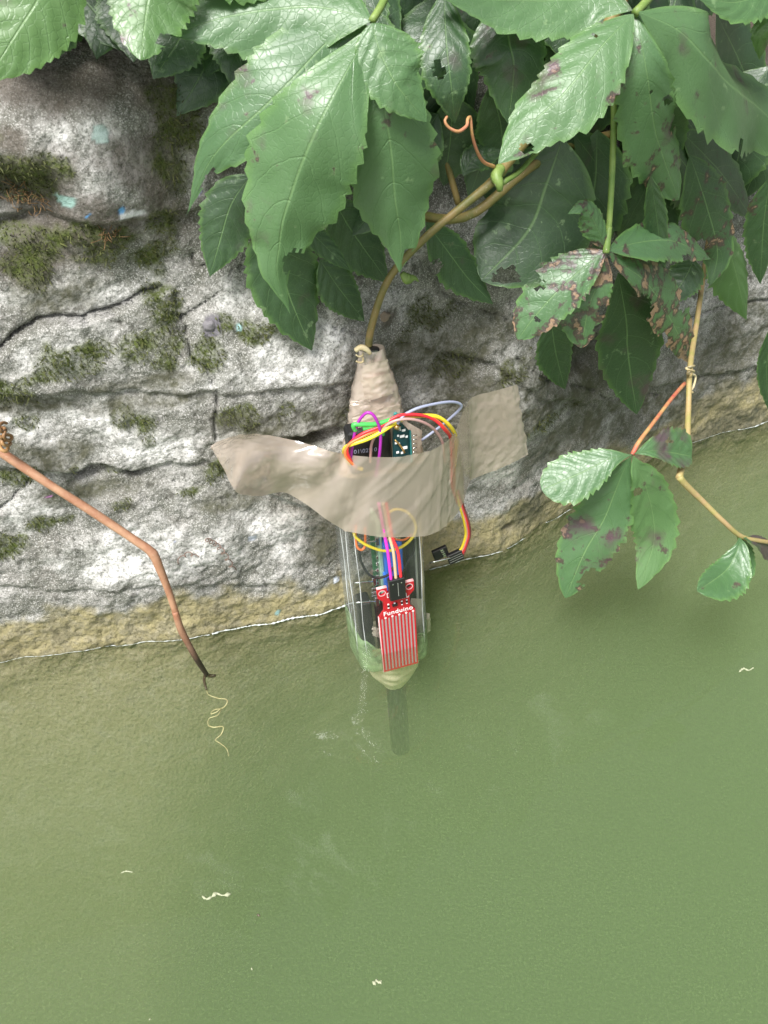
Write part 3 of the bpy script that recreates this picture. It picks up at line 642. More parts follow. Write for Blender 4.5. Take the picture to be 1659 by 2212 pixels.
leaf(pg, [(1364, 984), (1348, 1015), (1329, 1062), (1303, 1125), (1262, 1195), (1221, 1292)], 66, 62, .099, .086, fold=.14, a=1.1, b=.6, tint=(0, .34, .12), holes=[(.84, -.8, .06, .5)])
leaf(pg, [(1368, 984), (1376, 1010), (1392, 1043), (1410, 1114), (1410, 1180), (1378, 1274)], 46, 58, .100, .108, painted_sheen=0.18, fold=.16, a=.95, b=.7, tint=(.22, .24, .05), holes=[(.28, .7, .03, .5), (.48, -.12, .02, .05)])
leaf(pg, [(1369, 980), (1420, 974), (1494, 986)], 34, 58, .099, .106, fold=-.25, a=1.2, b=.35, tint=(.05, .3, .42), holes=[(.55, -.45, .07, .12)])
stem('tendril', [(1500, 790, .07), (1482, 796, .077), (1500, 802, .078), (1484, 806, .076), (1502, 812, .073), (1498, 835, .075), (1492, 845, .076), (1497, 848, .077)], [.0006, .0006], M_DRY, v4, 40, 6)
ph = stem('petiole', [(1596, 1155, .131), (1598, 1164, .132)], [.0012, .0012], M_GSTEM, v4, 5)
leaf(ph, [(1597, 1160), (1594, 1185), (1568, 1232), (1506, 1277)], 34, 58, .132, .137, fold=-.35, a=.9, b=.45, tint=(.02, .15, 0), droop=.2)
leaf(ph, [(1600, 1160), (1612, 1195), (1608, 1240), (1572, 1284)], 24, 20, .131, .132, fold=.2, a=.9, b=.5, tint=(0, .1, 0))
leaf(ph, [(1606, 1162), (1640, 1172), (1670, 1200), (1720, 1250)], 18, 20, .134, .14, fold=.2, tint=(0, .2, .7))

# leaves of the second row, close to the stone
v5 = empty('creeper_vine', W(900, 300, .015)); tag(v5, 'creeper foliage close to the stone behind the front leaves, shade painted into its green', 'vine', 'creeper vines on the wall')
stem('stem', [(300, -500, .02), (520, -150, .016), (700, 250, .014), (820, 420, .012), (1000, 470, .012), (1200, 330, .014), (1500, 250, .014), (1750, 200, .014)], [.0024, .0022, .002], M_STEM, v5, 60)
stem('stem', [(960, -300, .02), (955, 0, .010), (960, 180, .006), (955, 300, .005), (990, 440, .008)], [.0018, .0015], M_STEM, v5, 40)
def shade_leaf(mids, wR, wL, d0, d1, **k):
    t = k.get('tint', (0, 0, 0)); k['tint'] = (t[0]-.55 if t[0] < .1 else t[0], t[1], t[2]); return leaf(v5, mids, wR, wL, d0, d1, **k)  # shade behind the front leaves painted in as a darker leaf tint
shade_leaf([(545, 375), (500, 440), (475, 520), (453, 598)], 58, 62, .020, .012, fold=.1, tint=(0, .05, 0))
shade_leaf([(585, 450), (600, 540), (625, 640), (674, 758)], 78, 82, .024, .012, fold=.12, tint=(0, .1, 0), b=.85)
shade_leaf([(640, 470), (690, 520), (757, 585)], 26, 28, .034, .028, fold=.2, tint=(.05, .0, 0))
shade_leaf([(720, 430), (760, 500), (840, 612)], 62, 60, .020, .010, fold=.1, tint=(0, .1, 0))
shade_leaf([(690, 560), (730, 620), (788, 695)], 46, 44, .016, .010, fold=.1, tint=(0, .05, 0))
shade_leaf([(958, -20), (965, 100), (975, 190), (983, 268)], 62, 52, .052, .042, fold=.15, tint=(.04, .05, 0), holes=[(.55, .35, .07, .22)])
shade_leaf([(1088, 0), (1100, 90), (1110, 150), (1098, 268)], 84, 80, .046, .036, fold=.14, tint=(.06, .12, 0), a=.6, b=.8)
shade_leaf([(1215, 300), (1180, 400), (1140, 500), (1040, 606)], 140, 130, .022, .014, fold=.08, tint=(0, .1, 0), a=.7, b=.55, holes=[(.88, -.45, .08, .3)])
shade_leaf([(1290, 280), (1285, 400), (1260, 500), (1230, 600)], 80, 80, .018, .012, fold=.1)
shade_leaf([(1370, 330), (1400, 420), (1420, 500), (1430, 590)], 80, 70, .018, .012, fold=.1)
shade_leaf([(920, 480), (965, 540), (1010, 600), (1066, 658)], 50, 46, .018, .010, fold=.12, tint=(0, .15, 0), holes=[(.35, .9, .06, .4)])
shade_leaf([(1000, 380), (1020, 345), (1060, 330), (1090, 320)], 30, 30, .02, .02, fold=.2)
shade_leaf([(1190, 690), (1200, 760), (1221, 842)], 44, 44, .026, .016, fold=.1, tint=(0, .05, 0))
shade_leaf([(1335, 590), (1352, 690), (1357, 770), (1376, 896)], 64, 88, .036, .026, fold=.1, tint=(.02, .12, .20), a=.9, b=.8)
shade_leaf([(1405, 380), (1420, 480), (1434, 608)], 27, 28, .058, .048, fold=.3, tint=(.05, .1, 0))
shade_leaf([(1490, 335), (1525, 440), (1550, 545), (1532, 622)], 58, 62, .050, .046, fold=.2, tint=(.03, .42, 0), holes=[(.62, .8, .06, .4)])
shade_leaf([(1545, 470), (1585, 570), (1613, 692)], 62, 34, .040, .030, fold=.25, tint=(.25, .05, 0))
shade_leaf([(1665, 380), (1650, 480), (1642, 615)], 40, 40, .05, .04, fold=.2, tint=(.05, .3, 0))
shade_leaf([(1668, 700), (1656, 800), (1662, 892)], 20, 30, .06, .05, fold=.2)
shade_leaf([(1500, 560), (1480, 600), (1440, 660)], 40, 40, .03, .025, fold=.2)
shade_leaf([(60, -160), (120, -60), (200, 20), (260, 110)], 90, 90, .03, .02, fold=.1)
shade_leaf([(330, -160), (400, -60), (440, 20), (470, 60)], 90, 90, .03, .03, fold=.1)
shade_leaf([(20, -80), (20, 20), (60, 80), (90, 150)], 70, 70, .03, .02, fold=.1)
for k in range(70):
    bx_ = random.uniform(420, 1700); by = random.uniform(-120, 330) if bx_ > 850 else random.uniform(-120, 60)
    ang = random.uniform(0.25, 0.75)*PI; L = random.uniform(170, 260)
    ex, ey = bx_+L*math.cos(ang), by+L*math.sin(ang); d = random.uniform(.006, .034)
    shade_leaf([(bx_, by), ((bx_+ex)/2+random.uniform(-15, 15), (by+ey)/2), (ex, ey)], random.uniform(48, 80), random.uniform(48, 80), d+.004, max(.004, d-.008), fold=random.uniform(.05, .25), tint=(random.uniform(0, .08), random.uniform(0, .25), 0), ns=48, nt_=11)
# more hanging foliage; the unseen leaves above are added to shade the back row
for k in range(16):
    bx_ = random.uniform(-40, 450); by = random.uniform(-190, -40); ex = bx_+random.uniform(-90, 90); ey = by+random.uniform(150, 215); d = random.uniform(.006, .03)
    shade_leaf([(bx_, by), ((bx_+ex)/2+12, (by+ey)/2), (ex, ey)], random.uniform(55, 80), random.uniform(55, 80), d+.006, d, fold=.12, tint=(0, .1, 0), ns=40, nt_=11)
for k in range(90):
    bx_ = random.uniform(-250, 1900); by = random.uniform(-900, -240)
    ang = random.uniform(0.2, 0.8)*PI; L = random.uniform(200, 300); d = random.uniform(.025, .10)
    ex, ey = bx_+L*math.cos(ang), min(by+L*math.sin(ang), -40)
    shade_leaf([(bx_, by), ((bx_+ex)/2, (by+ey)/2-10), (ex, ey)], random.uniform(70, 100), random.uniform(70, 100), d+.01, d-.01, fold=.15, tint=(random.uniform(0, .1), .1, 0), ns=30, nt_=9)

# bare vine on the left
v6 = empty('creeper_vine', W(0, 965, .012)); tag(v6, 'bare orange-brown vine shoot slanting down the wall, its blackened tip in the water', 'vine', 'creeper vines on the wall')
stem('stem', [(-120, 900, .012), (-50, 945, .014), (10, 982, .016), (100, 1042, .02), (200, 1106, .024), (290, 1166, .028), (328, 1194, .030), (345, 1228, .031), (366, 1282, .032), (380, 1325, .033)], [.0023, .0020, .0022, .0019, .0021, .0020, .0023, .0018, .0017], M_ORANGE, v6, 60, 12)
stem('node', [(320, 1186, .0295), (331, 1197, .0300), (337, 1208, .0303)], [.0020, .0025, .0020], M_ORANGE, v6, 8, 12)
tipw = on_water(447, 1458, -0.001)
tube('wet_tip', [W(378, 1320, .0330), W(390, 1358, .034), W(404, 1386, .0355), W(425, 1424, .037), tipw], [.0017, .0019, .0016, .0015, .0012], M_ORANGE, v6, 10, 30)
tube('twig', [tipw, on_water(456, 1460, -.002), on_water(466, 1459, -.002)], [.0013, .0008], M_WETBARK, v6, 7, 8)
tube('twig', [tipw+np.array([-.001, 0, 0]), on_water(441, 1470, -.001), on_water(446, 1490, -.002)], [.0009, .0006], M_WETBARK, v6, 7, 10)
M_DRYWET = stem_mat('drowned_tendril', (0.22, 0.18, 0.07), (0.50, 0.46, 0.25))
tt = [(446, 1488), (450, 1500), (470, 1508), (489, 1511), (490, 1520), (480, 1530), (462, 1534), (456, 1542), (468, 1538), (478, 1530), (470, 1545), (452, 1552), (450, 1566), (462, 1571), (482, 1570), (478, 1586), (466, 1598), (476, 1606), (490, 1618), (494, 1634)]
tube('tendril', [on_water(x, y, -.003-.0025*math.sin(i*1.3)) for i, (x, y) in enumerate(tt)], [.00022, .00034, .00022, .00036, .00015], M_DRYWET, v6, 6, 110)
for (cx, cy, n, sp, r) in ((8, 968, 8, 10, 10), (0, 940, 6, 9, 8)):
    pts = [(cx+r*math.cos(k*1.1)+k*0.7, cy+r*0.9*math.sin(k*1.1)-k*2, .02+.004*math.sin(k)) for k in range(n*2)]
    stem('tendril', pts, [.0009, .0007], M_BROWN, v6, 70, 6)
M_DEAD = stem_mat('dead_tendril', (0.10, 0.06, 0.045), (0.20, 0.13, 0.10))
def coil(p0, p1, turns, r):
    pts = []
    for k in range(turns*6+1):
        u = k/(turns*6); a = 2*PI*k/6
        pts.append((p0[0]+(p1[0]-p0[0])*u+r*math.cos(a), p0[1]+(p1[1]-p0[1])*u+r*.8*math.sin(a)-14*math.sin(PI*u)))
    return tube('coiled_tendril', [on_wall(x, y, .0012+.0012*(1+math.sin(2*PI*i/6))) for i, (x, y) in enumerate(pts)], .00028, M_DEAD, None, 5)
tag(coil((445, 1165), (505, 1232), 7, 6), 'dead brown corkscrew tendril clinging to the wall right of the orange vine bend', 'tendril')
tag(coil((382, 1218), (425, 1204), 3, 5), 'short dead tendril curl on the wall beside the orange vine', 'tendril')

# ------------------------------------------------------------------ the taped bottle and its electronics
W0 = on_water(862, 1401)
AX = unit([-0.06, 0.085, 1.0])
_n = np.array([math.sin(math.radians(17)), -math.cos(math.radians(17)), 0]); FR = unit(_n-AX*np.dot(_n, AX)); RT = unit(np.cross(AX, FR)*-1)
if RT[0] < 0: RT = -RT
BR = 0.0233
O = W0-FR*(BR+0.0035)
def dp(px, py, off): return on_plane(px, py, O+FR*off, FR)
def loc(r, k, f): return O+RT*r+AX*k+FR*f

def plastic(name, col, rough=0.35): return simple(name, col, rough, var=0.08, scale=600)
M_BLACK = plastic('black_plastic', (0.012, 0.012, 0.013), .4); M_BLUE = plastic('blue_plastic', (0.03, 0.16, 0.68), .3)
M_PIN = simple('tinned_metal', (0.75, 0.75, 0.74), .25, 1.0, var=.1); M_GOLD = simple('gold_plating', (0.85, 0.55, 0.22), .3, 1.0, var=.1)
M_WHITE = plastic('white_print', (0.8, 0.8, 0.8), .6); M_RED = simple('red_circuit_board', (0.44, 0.013, 0.022), .28, var=.06, scale=250)
M_REDEDGE = plastic('pale_board_edge', (0.78, 0.45, 0.45), .5); M_TRACE = simple('tinned_trace', (0.34, 0.29, 0.285), .4, 0.2, var=.15, scale=500)
M_GREENB = simple('green_circuit_board', (0.03, 0.13, 0.06), .35, var=.2); M_GREENE = simple('pale_green_edge', (0.30, 0.48, 0.36), .5, var=.1)
M_TEAL = simple('teal_circuit_board', (0.008, 0.06, 0.07), .3, var=.2); M_TEALE = simple('teal_board_edge', (0.03, 0.20, 0.19), .45, var=.1)
def wire_m(name, col): return plastic(name+'_insulation', col, .38)
MW = {'purple': wire_m('purple', (.33, .02, .33)), 'magenta': wire_m('magenta', (.62, .03, .42)), 'mauve': wire_m('mauve', (.45, .27, .25)), 'red': wire_m('red', (.75, .03, .04)), 'orange': wire_m('orange', (.80, .20, .06)),
      'yellow': wire_m('yellow', (.85, .68, .04)), 'green': wire_m('green', (.06, .42, .08)), 'grey': wire_m('grey_blue', (.34, .37, .50)), 'beige': wire_m('beige', (.52, .40, .24)), 'black': wire_m('black', (.015, .015, .017)), 'brown': wire_m('brown', (.22, .05, .05)), 'pink': wire_m('pink', (.72, .28, .24)), 'white': wire_m('white', (.70, .72, .75))}

def clear_mat():
    m, nt, out = mat('clear_plastic'); co = N(nt, 'TexCoord').outputs['Object']; n1 = noise(nt, co, 70, 3); n2 = noise(nt, co, 260, 3)
    bmp = N(nt, 'Bump', Height=mth(nt, 'ADD', n1, mth(nt, 'MULTIPLY', n2, .2)), Strength=.5, Distance=.0012)
    lw = N(nt, 'LayerWeight', Blend=.5, Normal=bmp.outputs[0])
    k = mth(nt, 'ADD', mth(nt, 'MULTIPLY', mth(nt, 'POWER', lw.outputs['Facing'], 3.0), .6), .04)
    edge = mth(nt, 'POWER', lw.outputs['Facing'], 2.4); tr = N(nt, 'BsdfTransparent', Color=mixc(nt, edge, (.95, .965, .96), (.42, .47, .43))); gl = N(nt, 'BsdfGlossy', Color=(1, 1, 1), Roughness=.06, Normal=bmp.outputs[0])
    df = N(nt, 'BsdfDiffuse', Color=(.75, .78, .76)); m0 = N(nt, 'MixShader', _0=mth(nt, 'ADD', mth(nt, 'MULTIPLY', edge, .30), .008), _1=tr.outputs[0], _2=df.outputs[0])
    mx = N(nt, 'MixShader', _0=k, _1=m0.outputs[0], _2=gl.outputs[0]); nt.links.new(mx.outputs[0], out.inputs[0]); return m
M_CLEAR = clear_mat()
def tape_mat(name, thru, crinkle, scale):
    m, nt, out = mat(name); co = N(nt, 'TexCoord').outputs['Object']; n1 = noise(nt, co, scale, 4, .6); n2 = noise(nt, co, scale*5, 2)
    v = N(nt, 'TexVoronoi', {'feature': 'DISTANCE_TO_EDGE'}, Vector=co, Scale=scale*1.3)
    hgt = mth(nt, 'ADD', n1, mth(nt, 'MULTIPLY', v.outputs[0], .7))
    bmp = N(nt, 'Bump', Height=hgt, Strength=crinkle, Distance=.0016)
    if thru > .2:
        ca = N(nt, 'Attribute', {'attribute_name': 'crinkle'}); v2 = N(nt, 'TexVoronoi', {'feature': 'DISTANCE_TO_EDGE'}, Vector=co, Scale=150); v3 = noise(nt, co, 230, 2)
        bmp = N(nt, 'Bump', Height=mth(nt, 'ADD', v2.outputs[0], v3), Strength=mth(nt, 'MULTIPLY', ca.outputs['Fac'], 0.6), Distance=.0014, Normal=bmp.outputs[0])
    c = mixc(nt, n1, (.64, .53, .44), (.72, .62, .53))
    d = N(nt, 'BsdfPrincipled', Base_Color=c, Roughness=.13, Normal=bmp.outputs[0]); d.inputs['Specular IOR Level'].default_value = .7
    tl = N(nt, 'BsdfTranslucent', Color=c); t1 = N(nt, 'MixShader', _0=.42, _1=d.outputs[0], _2=tl.outputs[0])
    tr = N(nt, 'BsdfTransparent', Color=(.90, .81, .71)); mx = N(nt, 'MixShader', _0=thru, _1=t1.outputs[0], _2=tr.outputs[0])
    gl = N(nt, 'BsdfGlossy', Color=(1, 1, 1), Roughness=.17, Normal=bmp.outputs[0]); fz = N(nt, 'LayerWeight', Blend=.5)
    m2 = N(nt, 'MixShader', _0=mth(nt, 'ADD', mth(nt, 'MULTIPLY', mth(nt, 'POWER', fz.outputs['Facing'], 3.0), .5), .09), _1=mx.outputs[0], _2=gl.outputs[0])
    nt.links.new(m2.outputs[0], out.inputs[0]); return m
M_TAPE = tape_mat('brown_packing_tape', .44, .05, 40); M_WRAP = tape_mat('crumpled_brown_tape', .06, .5, 120)

# --- bottle
bt = empty('plastic_bottle', loc(0, -.02, 0)); tag(bt, 'clear plastic bottle against the wall, neck wrapped in brown tape, foot in water', 'bottle')
def sect(th):
    c, s = math.cos(th), math.sin(th); e = 4.5
    r = (abs(c)**e+abs(s)**e)**(-1/e); r = 1+(r-1)*.85
    return .93*BR*r*(1+.018*math.cos(8*th)-.02*max(0, math.cos(th*8+.6))**12)
nth, nk = 112, 60; V = []
for i in range(nk):
    u = i/(nk-1)
    for j in range(nth):
        th = 2*PI*j/nth; rim = .088+.022*(0.5-0.5*math.sin(th))          # cut away in front, taller at the back
        k = -.0215+(rim+.0215)*u; r = sect(th)
        if k < -.0195: r *= .94+.06*math.sqrt(max(0, 1-((-.0195-k)/.002)**2))
        r *= 1+.012*math.sin(k*230)*smooth(.0, .02, k)*.35
        V.append(loc(r*math.cos(th), k, r*math.sin(th)))
F = grid_faces(nk, nth, True)+[tuple(range(nth))]
obj('body', V, F, M_CLEAR, bt)
M_GLINT, nt_r, out_r = mat('bottle_glint'); nt_r.links.new(N(nt_r, 'MixShader', _0=.55, _1=N(nt_r, 'BsdfTransparent').outputs[0], _2=N(nt_r, 'BsdfPrincipled', Base_Color=(.7, .73, .72), Roughness=.1).outputs[0]).outputs[0], out_r.inputs[0])
for a in (2.86, 2.55, 2.3, .86, .42, .26):      # pale tubes along the moulding creases, standing in for glints
    pts = [loc(sect(a)*1.012*math.cos(a), k, sect(a)*1.012*math.sin(a)) for k in np.linspace(-.008, .085, 24)]
    pts = [p+RT*.00022*math.sin(i*.45+a*9) for i, p in enumerate(pts)]
    tube('crease_glint', pts, [.00010, .00030, .00012, .00036, .00016, .00030, .00008], M_GLINT, bt, 6)
# neck wrapped in crumpled tape
prof = [(752, 803, 26), (775, 804, 31), (800, 806, 38), (830, 808, 47), (862, 810, 54), (900, 811, 60), (930, 814, 68), (960, 819, 80), (990, 824, 92), (1010, 826, 95)]
def neck_ring(y):
    cx = np.interp(y, [p[0] for p in prof], [p[1] for p in prof]); hw = np.interp(y, [p[0] for p in prof], [p[2] for p in prof])
    c = dp(cx, y, 0); return c, hw*depth(c)/FPX
nr, nt2 = 90, 72; V = []
for i in range(nr):
    y = 752+(1005-752)*i/(nr-1); c, R = neck_ring(y)
    for j in range(nt2):
        th = 2*PI*j/nt2; cs, sn = math.cos(th), math.sin(th)
        wv = y/253*9+cs*1.3+.5*sn                                     # slanting overlapped turns of tape
        step = (wv % 1.0); q = 1+.05*smooth(0, .12, step)*(1-step)+.035*fbm(th*1.5+3, y*.02, 3, 81)+.02*abs(perlin(th*4, y*.08, 83))
        flat = .80 if sn > 0 else .7
        front = 1.0
        if y > 885 and sn > .15: front = 1-.55*smooth(885, 925, y)      # opening cut in the shoulder
        V.append(c+(RT*cs+FR*sn*flat*front)*R*q)
F = grid_faces(nr, nt2, True); obj('neck_wrap', V, F, M_WRAP, bt)
def patch(name, quad, off, bulge, m, parent, n=14, seed=0, wr=.0006, curve=None):
    """a loose strip of tape: corners tl,tr,br,bl as places on the bottle front"""
    tl, tr_, br, bl = [np.array(q, float) for q in quad]; V = []
    for i in range(n):
        v = i/(n-1)
        for j in range(n):
            u = j/(n-1); q = (tl*(1-u)+tr_*u)*(1-v)+(bl*(1-u)+br*u)*v
            o_ = (off(u, v) if callable(off) else off)+bulge*math.sin(PI*u)
            p = dp(q[0]+3*perlin(u*3, v*6+seed, 5)*(1 if j in (0, n-1) else 0), q[1], o_+wr*perlin(u*5+seed, v*5, 9)); V.append(p)
    return obj(name, V, grid_faces(n, n), m, parent)
patch('tape_layer', [(779, 822), (842, 806), (850, 850), (790, 868)], .0082, .004, M_WRAP, bt, seed=3)
patch('tape_layer', [(756, 866), (800, 862), (800, 874), (756, 878)], .0108, .0022, M_WRAP, bt, seed=5)
patch('tape_layer', [(783, 790), (836, 776), (840, 818), (786, 834)], .0065, .0032, M_WRAP, bt, seed=7)
patch('tape_layer', [(784, 757), (815, 757), (806, 792), (790, 796)], .0048, .0025, M_CLEAR, bt, seed=9)
patch('tape_layer', [(760, 900), (862, 872), (866, 905), (768, 925)], .0118, .004, M_WRAP, bt, seed=11)
patch('tape_layer', [(868, 905), (912, 930), (908, 985), (884, 975)], .004, .001, M_WRAP, bt, seed=13)
c, R = neck_ring(757); V, F = tube_vf([c-AX*.004, c+AX*.0006], [R*.62, R*.62], 20); obj('neck_mouth', V, F, M_BLACK, bt)
# beige tape cone and black pipe below the foot
V = []; nr = 24
for i in range(nr):
    u = i/(nr-1); k = -.0195-.036*u; R = .0185*(1-u)+.0068*u+.0025*math.sin(u*PI)
    for j in range(40):
        th = 2*PI*j/40; q = 1+.07*perlin(th*1.2+u*3, u*5, 91)+.03*((u*4+math.cos(th)*.6) % 1); V.append(loc(R*q*math.cos(th)+.002, k, R*q*math.sin(th)+.001))
M_CONE = simple('wet_beige_tape', (.80, .70, .52), .5, var=.15, scale=150); obj('foot_wrap', V, grid_faces(nr, 40, True), M_CONE, bt)
V, F = tube_vf([loc(.003, k, .001) for k in (-.05, -.08, -.122)], .0062, 24); obj('pipe', V, F, M_BLACK, bt)

# pale green film painting the sky's reflection round the bottle foot
M_REFLECT, nt_f, out_f = mat('sky_reflection_film'); _co = N(nt_f, 'TexCoord').outputs['Object']; _nz = noise(nt_f, _co, 180, 4)
_df = N(nt_f, 'BsdfPrincipled', Base_Color=mixc(nt_f, _nz, (.20, .30, .15), (.32, .44, .25)), Roughness=.35)
nt_f.links.new(N(nt_f, 'MixShader', _0=ramp(nt_f, _nz, [(.35, .45), (.6, .85)]), _1=N(nt_f, 'BsdfTransparent').outputs[0], _2=_df.outputs[0]).outputs[0], out_f.inputs[0])
V = []; nkf, ntf = 12, 90
for i in range(nkf):
    for j in range(ntf):
        th = -.5+(PI+1.0)*j/(ntf-1); top = -.004+.020*abs(math.cos(th))**2.5+.004*perlin(th*2.3, 1.7, 131)+.002*perlin(th*7, .4, 133)
        k = -.0212+(top+.0212)*i/(nkf-1); r = sect(th)*1.012
        if k < -.0195: r *= .95+.05*math.sqrt(max(0, 1-((-.0195-k)/.0019)**2))
        V.append(loc(r*math.cos(th), k, r*math.sin(th)))
obj('foot_reflection', V, grid_faces(nkf, ntf), M_REFLECT, bt)
# --- electronics inside the bottle
rm = empty('relay_module', loc(-.004, .03, .002)); tag(rm, 'green circuit board with blue relay block and metal pins standing inside the bottle', 'circuit board')
def upright(name, px0, py0, px1, py1, off, thick, m, parent, bev=.0004):
    a = dp(px0, py0, off); b = dp(px1, py1, off); c = (a+b)/2; d = b-a
    return box(name, c-FR*thick/2, RT, AX, FR, abs(np.dot(d, RT)), abs(np.dot(d, AX)), thick, m, parent, bev)
upright('board', 797, 1130, 822, 1305, .006, .0014, M_GREENB, rm); upright('board_edge', 822, 1128, 828, 1308, .009, .014, M_GREENE, rm)
upright('relay_block', 829, 1180, 873, 1236, .0120, .012, M_BLUE, rm, .0008); upright('relay_block', 830, 1243, 872, 1300, .0120, .012, M_BLUE, rm, .0008)
for (x0, x1, y) in ((774, 812, 1172), (766, 806, 1259), (768, 812, 1302)):
    a, b = dp(x0, y, .0095), dp(x1, y-3, .0095); tube('pin', [a, b], .00055, M_PIN, rm, 8, 4)
    upright('solder_pad', x1-2, y-9, x1+9, y+7, .0098, .0014, M_PIN, rm)
for k in range(6): upright('solder_point', 812, 1188+k*14, 820, 1193+k*14, .0072, .001, M_PIN, rm)
for k in range(3): upright('solder_point', 803, 1272+k*8, 818, 1274+k*8, .0075, .001, M_PIN, rm)
upright('screw_terminal', 836, 1165, 868, 1178, .0100, .004, M_PIN, rm)
bp = empty('battery_pack', loc(.01, .04, 0)); tag(bp, 'black battery pack in the right half of the bottle', 'battery pack')
upright('case', 874, 1120, 920, 1300, .010, .014, M_BLACK, bp, .0014)
M_STRIP = simple('silver_strip', (.45, .45, .44), .3, .6); upright('cable_tie', 898, 1130, 901, 1296, .0108, .001, M_STRIP, bp); upright('lead', 911, 1130, 914, 1300, .0115, .002, MW['beige'], bp)
lb = empty('lower_holder', loc(-.012, .012, 0)); tag(lb, 'dark brown block in the left foot of the bottle behind the red sensor', 'holder')
M_MAROON = simple('maroon_block', (.045, .014, .010), .4, var=.3); upright('case', 776, 1306, 812, 1400, .010, .010, M_BLACK, lb, .001); upright('block', 812, 1285, 850, 1420, .004, .008, M_MAROON, lb, .001)
upright('label_tab', 806, 1420, 824, 1402, .012, .0012, M_RED, lb)
tp = empty('tape_scrap', loc(.014, .02, .01)); tag(tp, 'scraps of brown tape inside the right wall of the bottle beside the red sensor', 'tape')
patch('piece', [(888, 1292), (916, 1294), (918, 1372), (894, 1372)], .0125, .002, M_WRAP, tp, seed=21); patch('piece', [(914, 1322), (930, 1326), (930, 1362), (918, 1372)], .010, .001, M_WRAP, tp, seed=23); patch('piece', [(803, 1352), (822, 1358), (822, 1378), (806, 1374)], .0155, .001, M_WRAP, tp, seed=25)

def flat_shape(name, outlines, th, m, parent, origin, mm=.001):
    """solid cut from closed outlines (millimetres, first outer, others holes) in the board's plane"""
    cu = bpy.data.curves.new(name, 'CURVE'); cu.dimensions = '2D'; cu.fill_mode = 'BOTH'; cu.extrude = th/2
    for ol in outlines:
        sp = cu.splines.new('POLY'); sp.points.add(len(ol)-1); sp.use_cyclic_u = True
        for p, q in zip(sp.points, ol): p.co = (q[0]*mm, q[1]*mm, 0, 1)
    return curve_to_mesh(name, cu, m, parent, origin)
def curve_to_mesh(name, cu, m, parent, origin):
    t = bpy.data.objects.new('tmp', cu); C.objects.link(t); dg = bpy.context.evaluated_depsgraph_get()
    me = bpy.data.meshes.new_from_object(t.evaluated_get(dg)); bpy.data.objects.remove(t); bpy.data.curves.remove(cu)
    n = len(me.vertices); co = np.zeros(n*3); me.vertices.foreach_get('co', co); co = co.reshape(-1, 3)
    Vw = origin+co[:, :1]*BRT+co[:, 1:2]*BAX+co[:, 2:]*BFR; me.vertices.foreach_set('co', Vw.ravel()); me.update()
    me.materials.clear(); me.materials.append(m); me.name = name
    o = bpy.data.objects.new(name, me); C.objects.link(o)
    if parent: o.parent = parent; o.matrix_parent_inverse = parent.matrix_world.inverted()
    return o
def text(name, s, size, u, v, f, m, parent, ox=1.0, shear=0.0, mirror=False):
    cu = bpy.data.curves.new(name, 'FONT'); cu.body = s; cu.size = size*.001; cu.extrude = .00005; cu.offset = .00004; cu.align_x = 'CENTER'; cu.align_y = 'CENTER'; cu.space_character = 1.08
    return curve_to_mesh(name, cu, m, parent, SB+BRT*u*.001+BAX*v*.001+BFR*f)
def circ(cx, cy, r, n=20): return [(cx+r*math.cos(2*PI*k/n), cy+r*math.sin(2*PI*k/n)) for k in range(n)]
# --- the red water sensor: its own slightly leaning plane
ptop = dp(853, 1263, BR+.0040); pbot = dp(866, 1440, BR+.0040)
BAX = unit(ptop-pbot); BRT = unit(RT-BAX*np.dot(RT, BAX)); BFR = unit(np.cross(BRT, BAX)); 
if np.dot(BFR, FR) < 0: BFR = -BFR
SB = pbot; SL = np.linalg.norm(ptop-pbot)*1000      # board length in mm
ws = empty('water_sensor', pbot); tag(ws, 'red water level sensor board with silver stripes on the front of the bottle', 'sensor')
hw = 10.0*SL/62; g = SL/62
outline = [(-10, 0), (10, 0), (10, 42.4), (7.2, 46), (7.2, 53), (10, 56), (10, 62), (4.6, 62), (4.6, 58.4), (-4.6, 58.4), (-4.6, 62), (-10, 62), (-10, 56), (-7.2, 53), (-7.2, 46), (-10, 42.4)]
outline = [(a*g, b*g) for a, b in outline]
flat_shape('board', [outline, circ(-7.4*g, 59*g, 1.6*g), circ(7.4*g, 59*g, 1.6*g)], .0016, M_RED, ws, SB)
for sx in (-1, 1):
    flat_shape('mounting_ring', [circ(sx*7.4*g, 59*g, 2.0*g), circ(sx*7.4*g, 59*g, 1.62*g)], .0001, M_REDEDGE, ws, SB+BFR*.00088)
    x0 = -10 if sx < 0 else 4.6; flat_shape('edge_strip', [[(x0*g, 62.03*g), ((x0+5.4)*g, 62.03*g), ((x0+5.4)*g, 62.5*g), (x0*g, 62.5*g)]], .0016, M_REDEDGE, ws, SB)
flat_shape('side_edge', [[(-10.35*g, 0), (-10.03*g, 0), (-10.03*g, 42*g), (-10.35*g, 42*g)]], .0015, M_REDEDGE, ws, SB)
for k in range(10):
    u = (-8.6+k*1.92)*g; flat_shape('trace', [[(u-.43*g, 1.4*g), (u+.43*g, 1.4*g), (u+.43*g, 40.6*g), (u-.43*g, 40.6*g)]], .0001, M_TRACE, ws, SB+BFR*.00087)
    if k % 2: flat_shape('via', [circ(u, 41.1*g, .62*g, 14), circ(u, 41.1*g, .3*g, 10)], .0001, M_WHITE, ws, SB+BFR*.00090)
flat_shape('outline_print', [[(-4.9*g, 58.2*g), (4.9*g, 58.2*g), (4.9*g, 55.0*g), (-4.9*g, 55.0*g)], [(-4.6*g, 57.9*g), (4.6*g, 57.9*g), (4.6*g, 55.35*g), (-4.6*g, 55.35*g)]], .0001, M_WHITE, ws, SB+BFR*.00088)
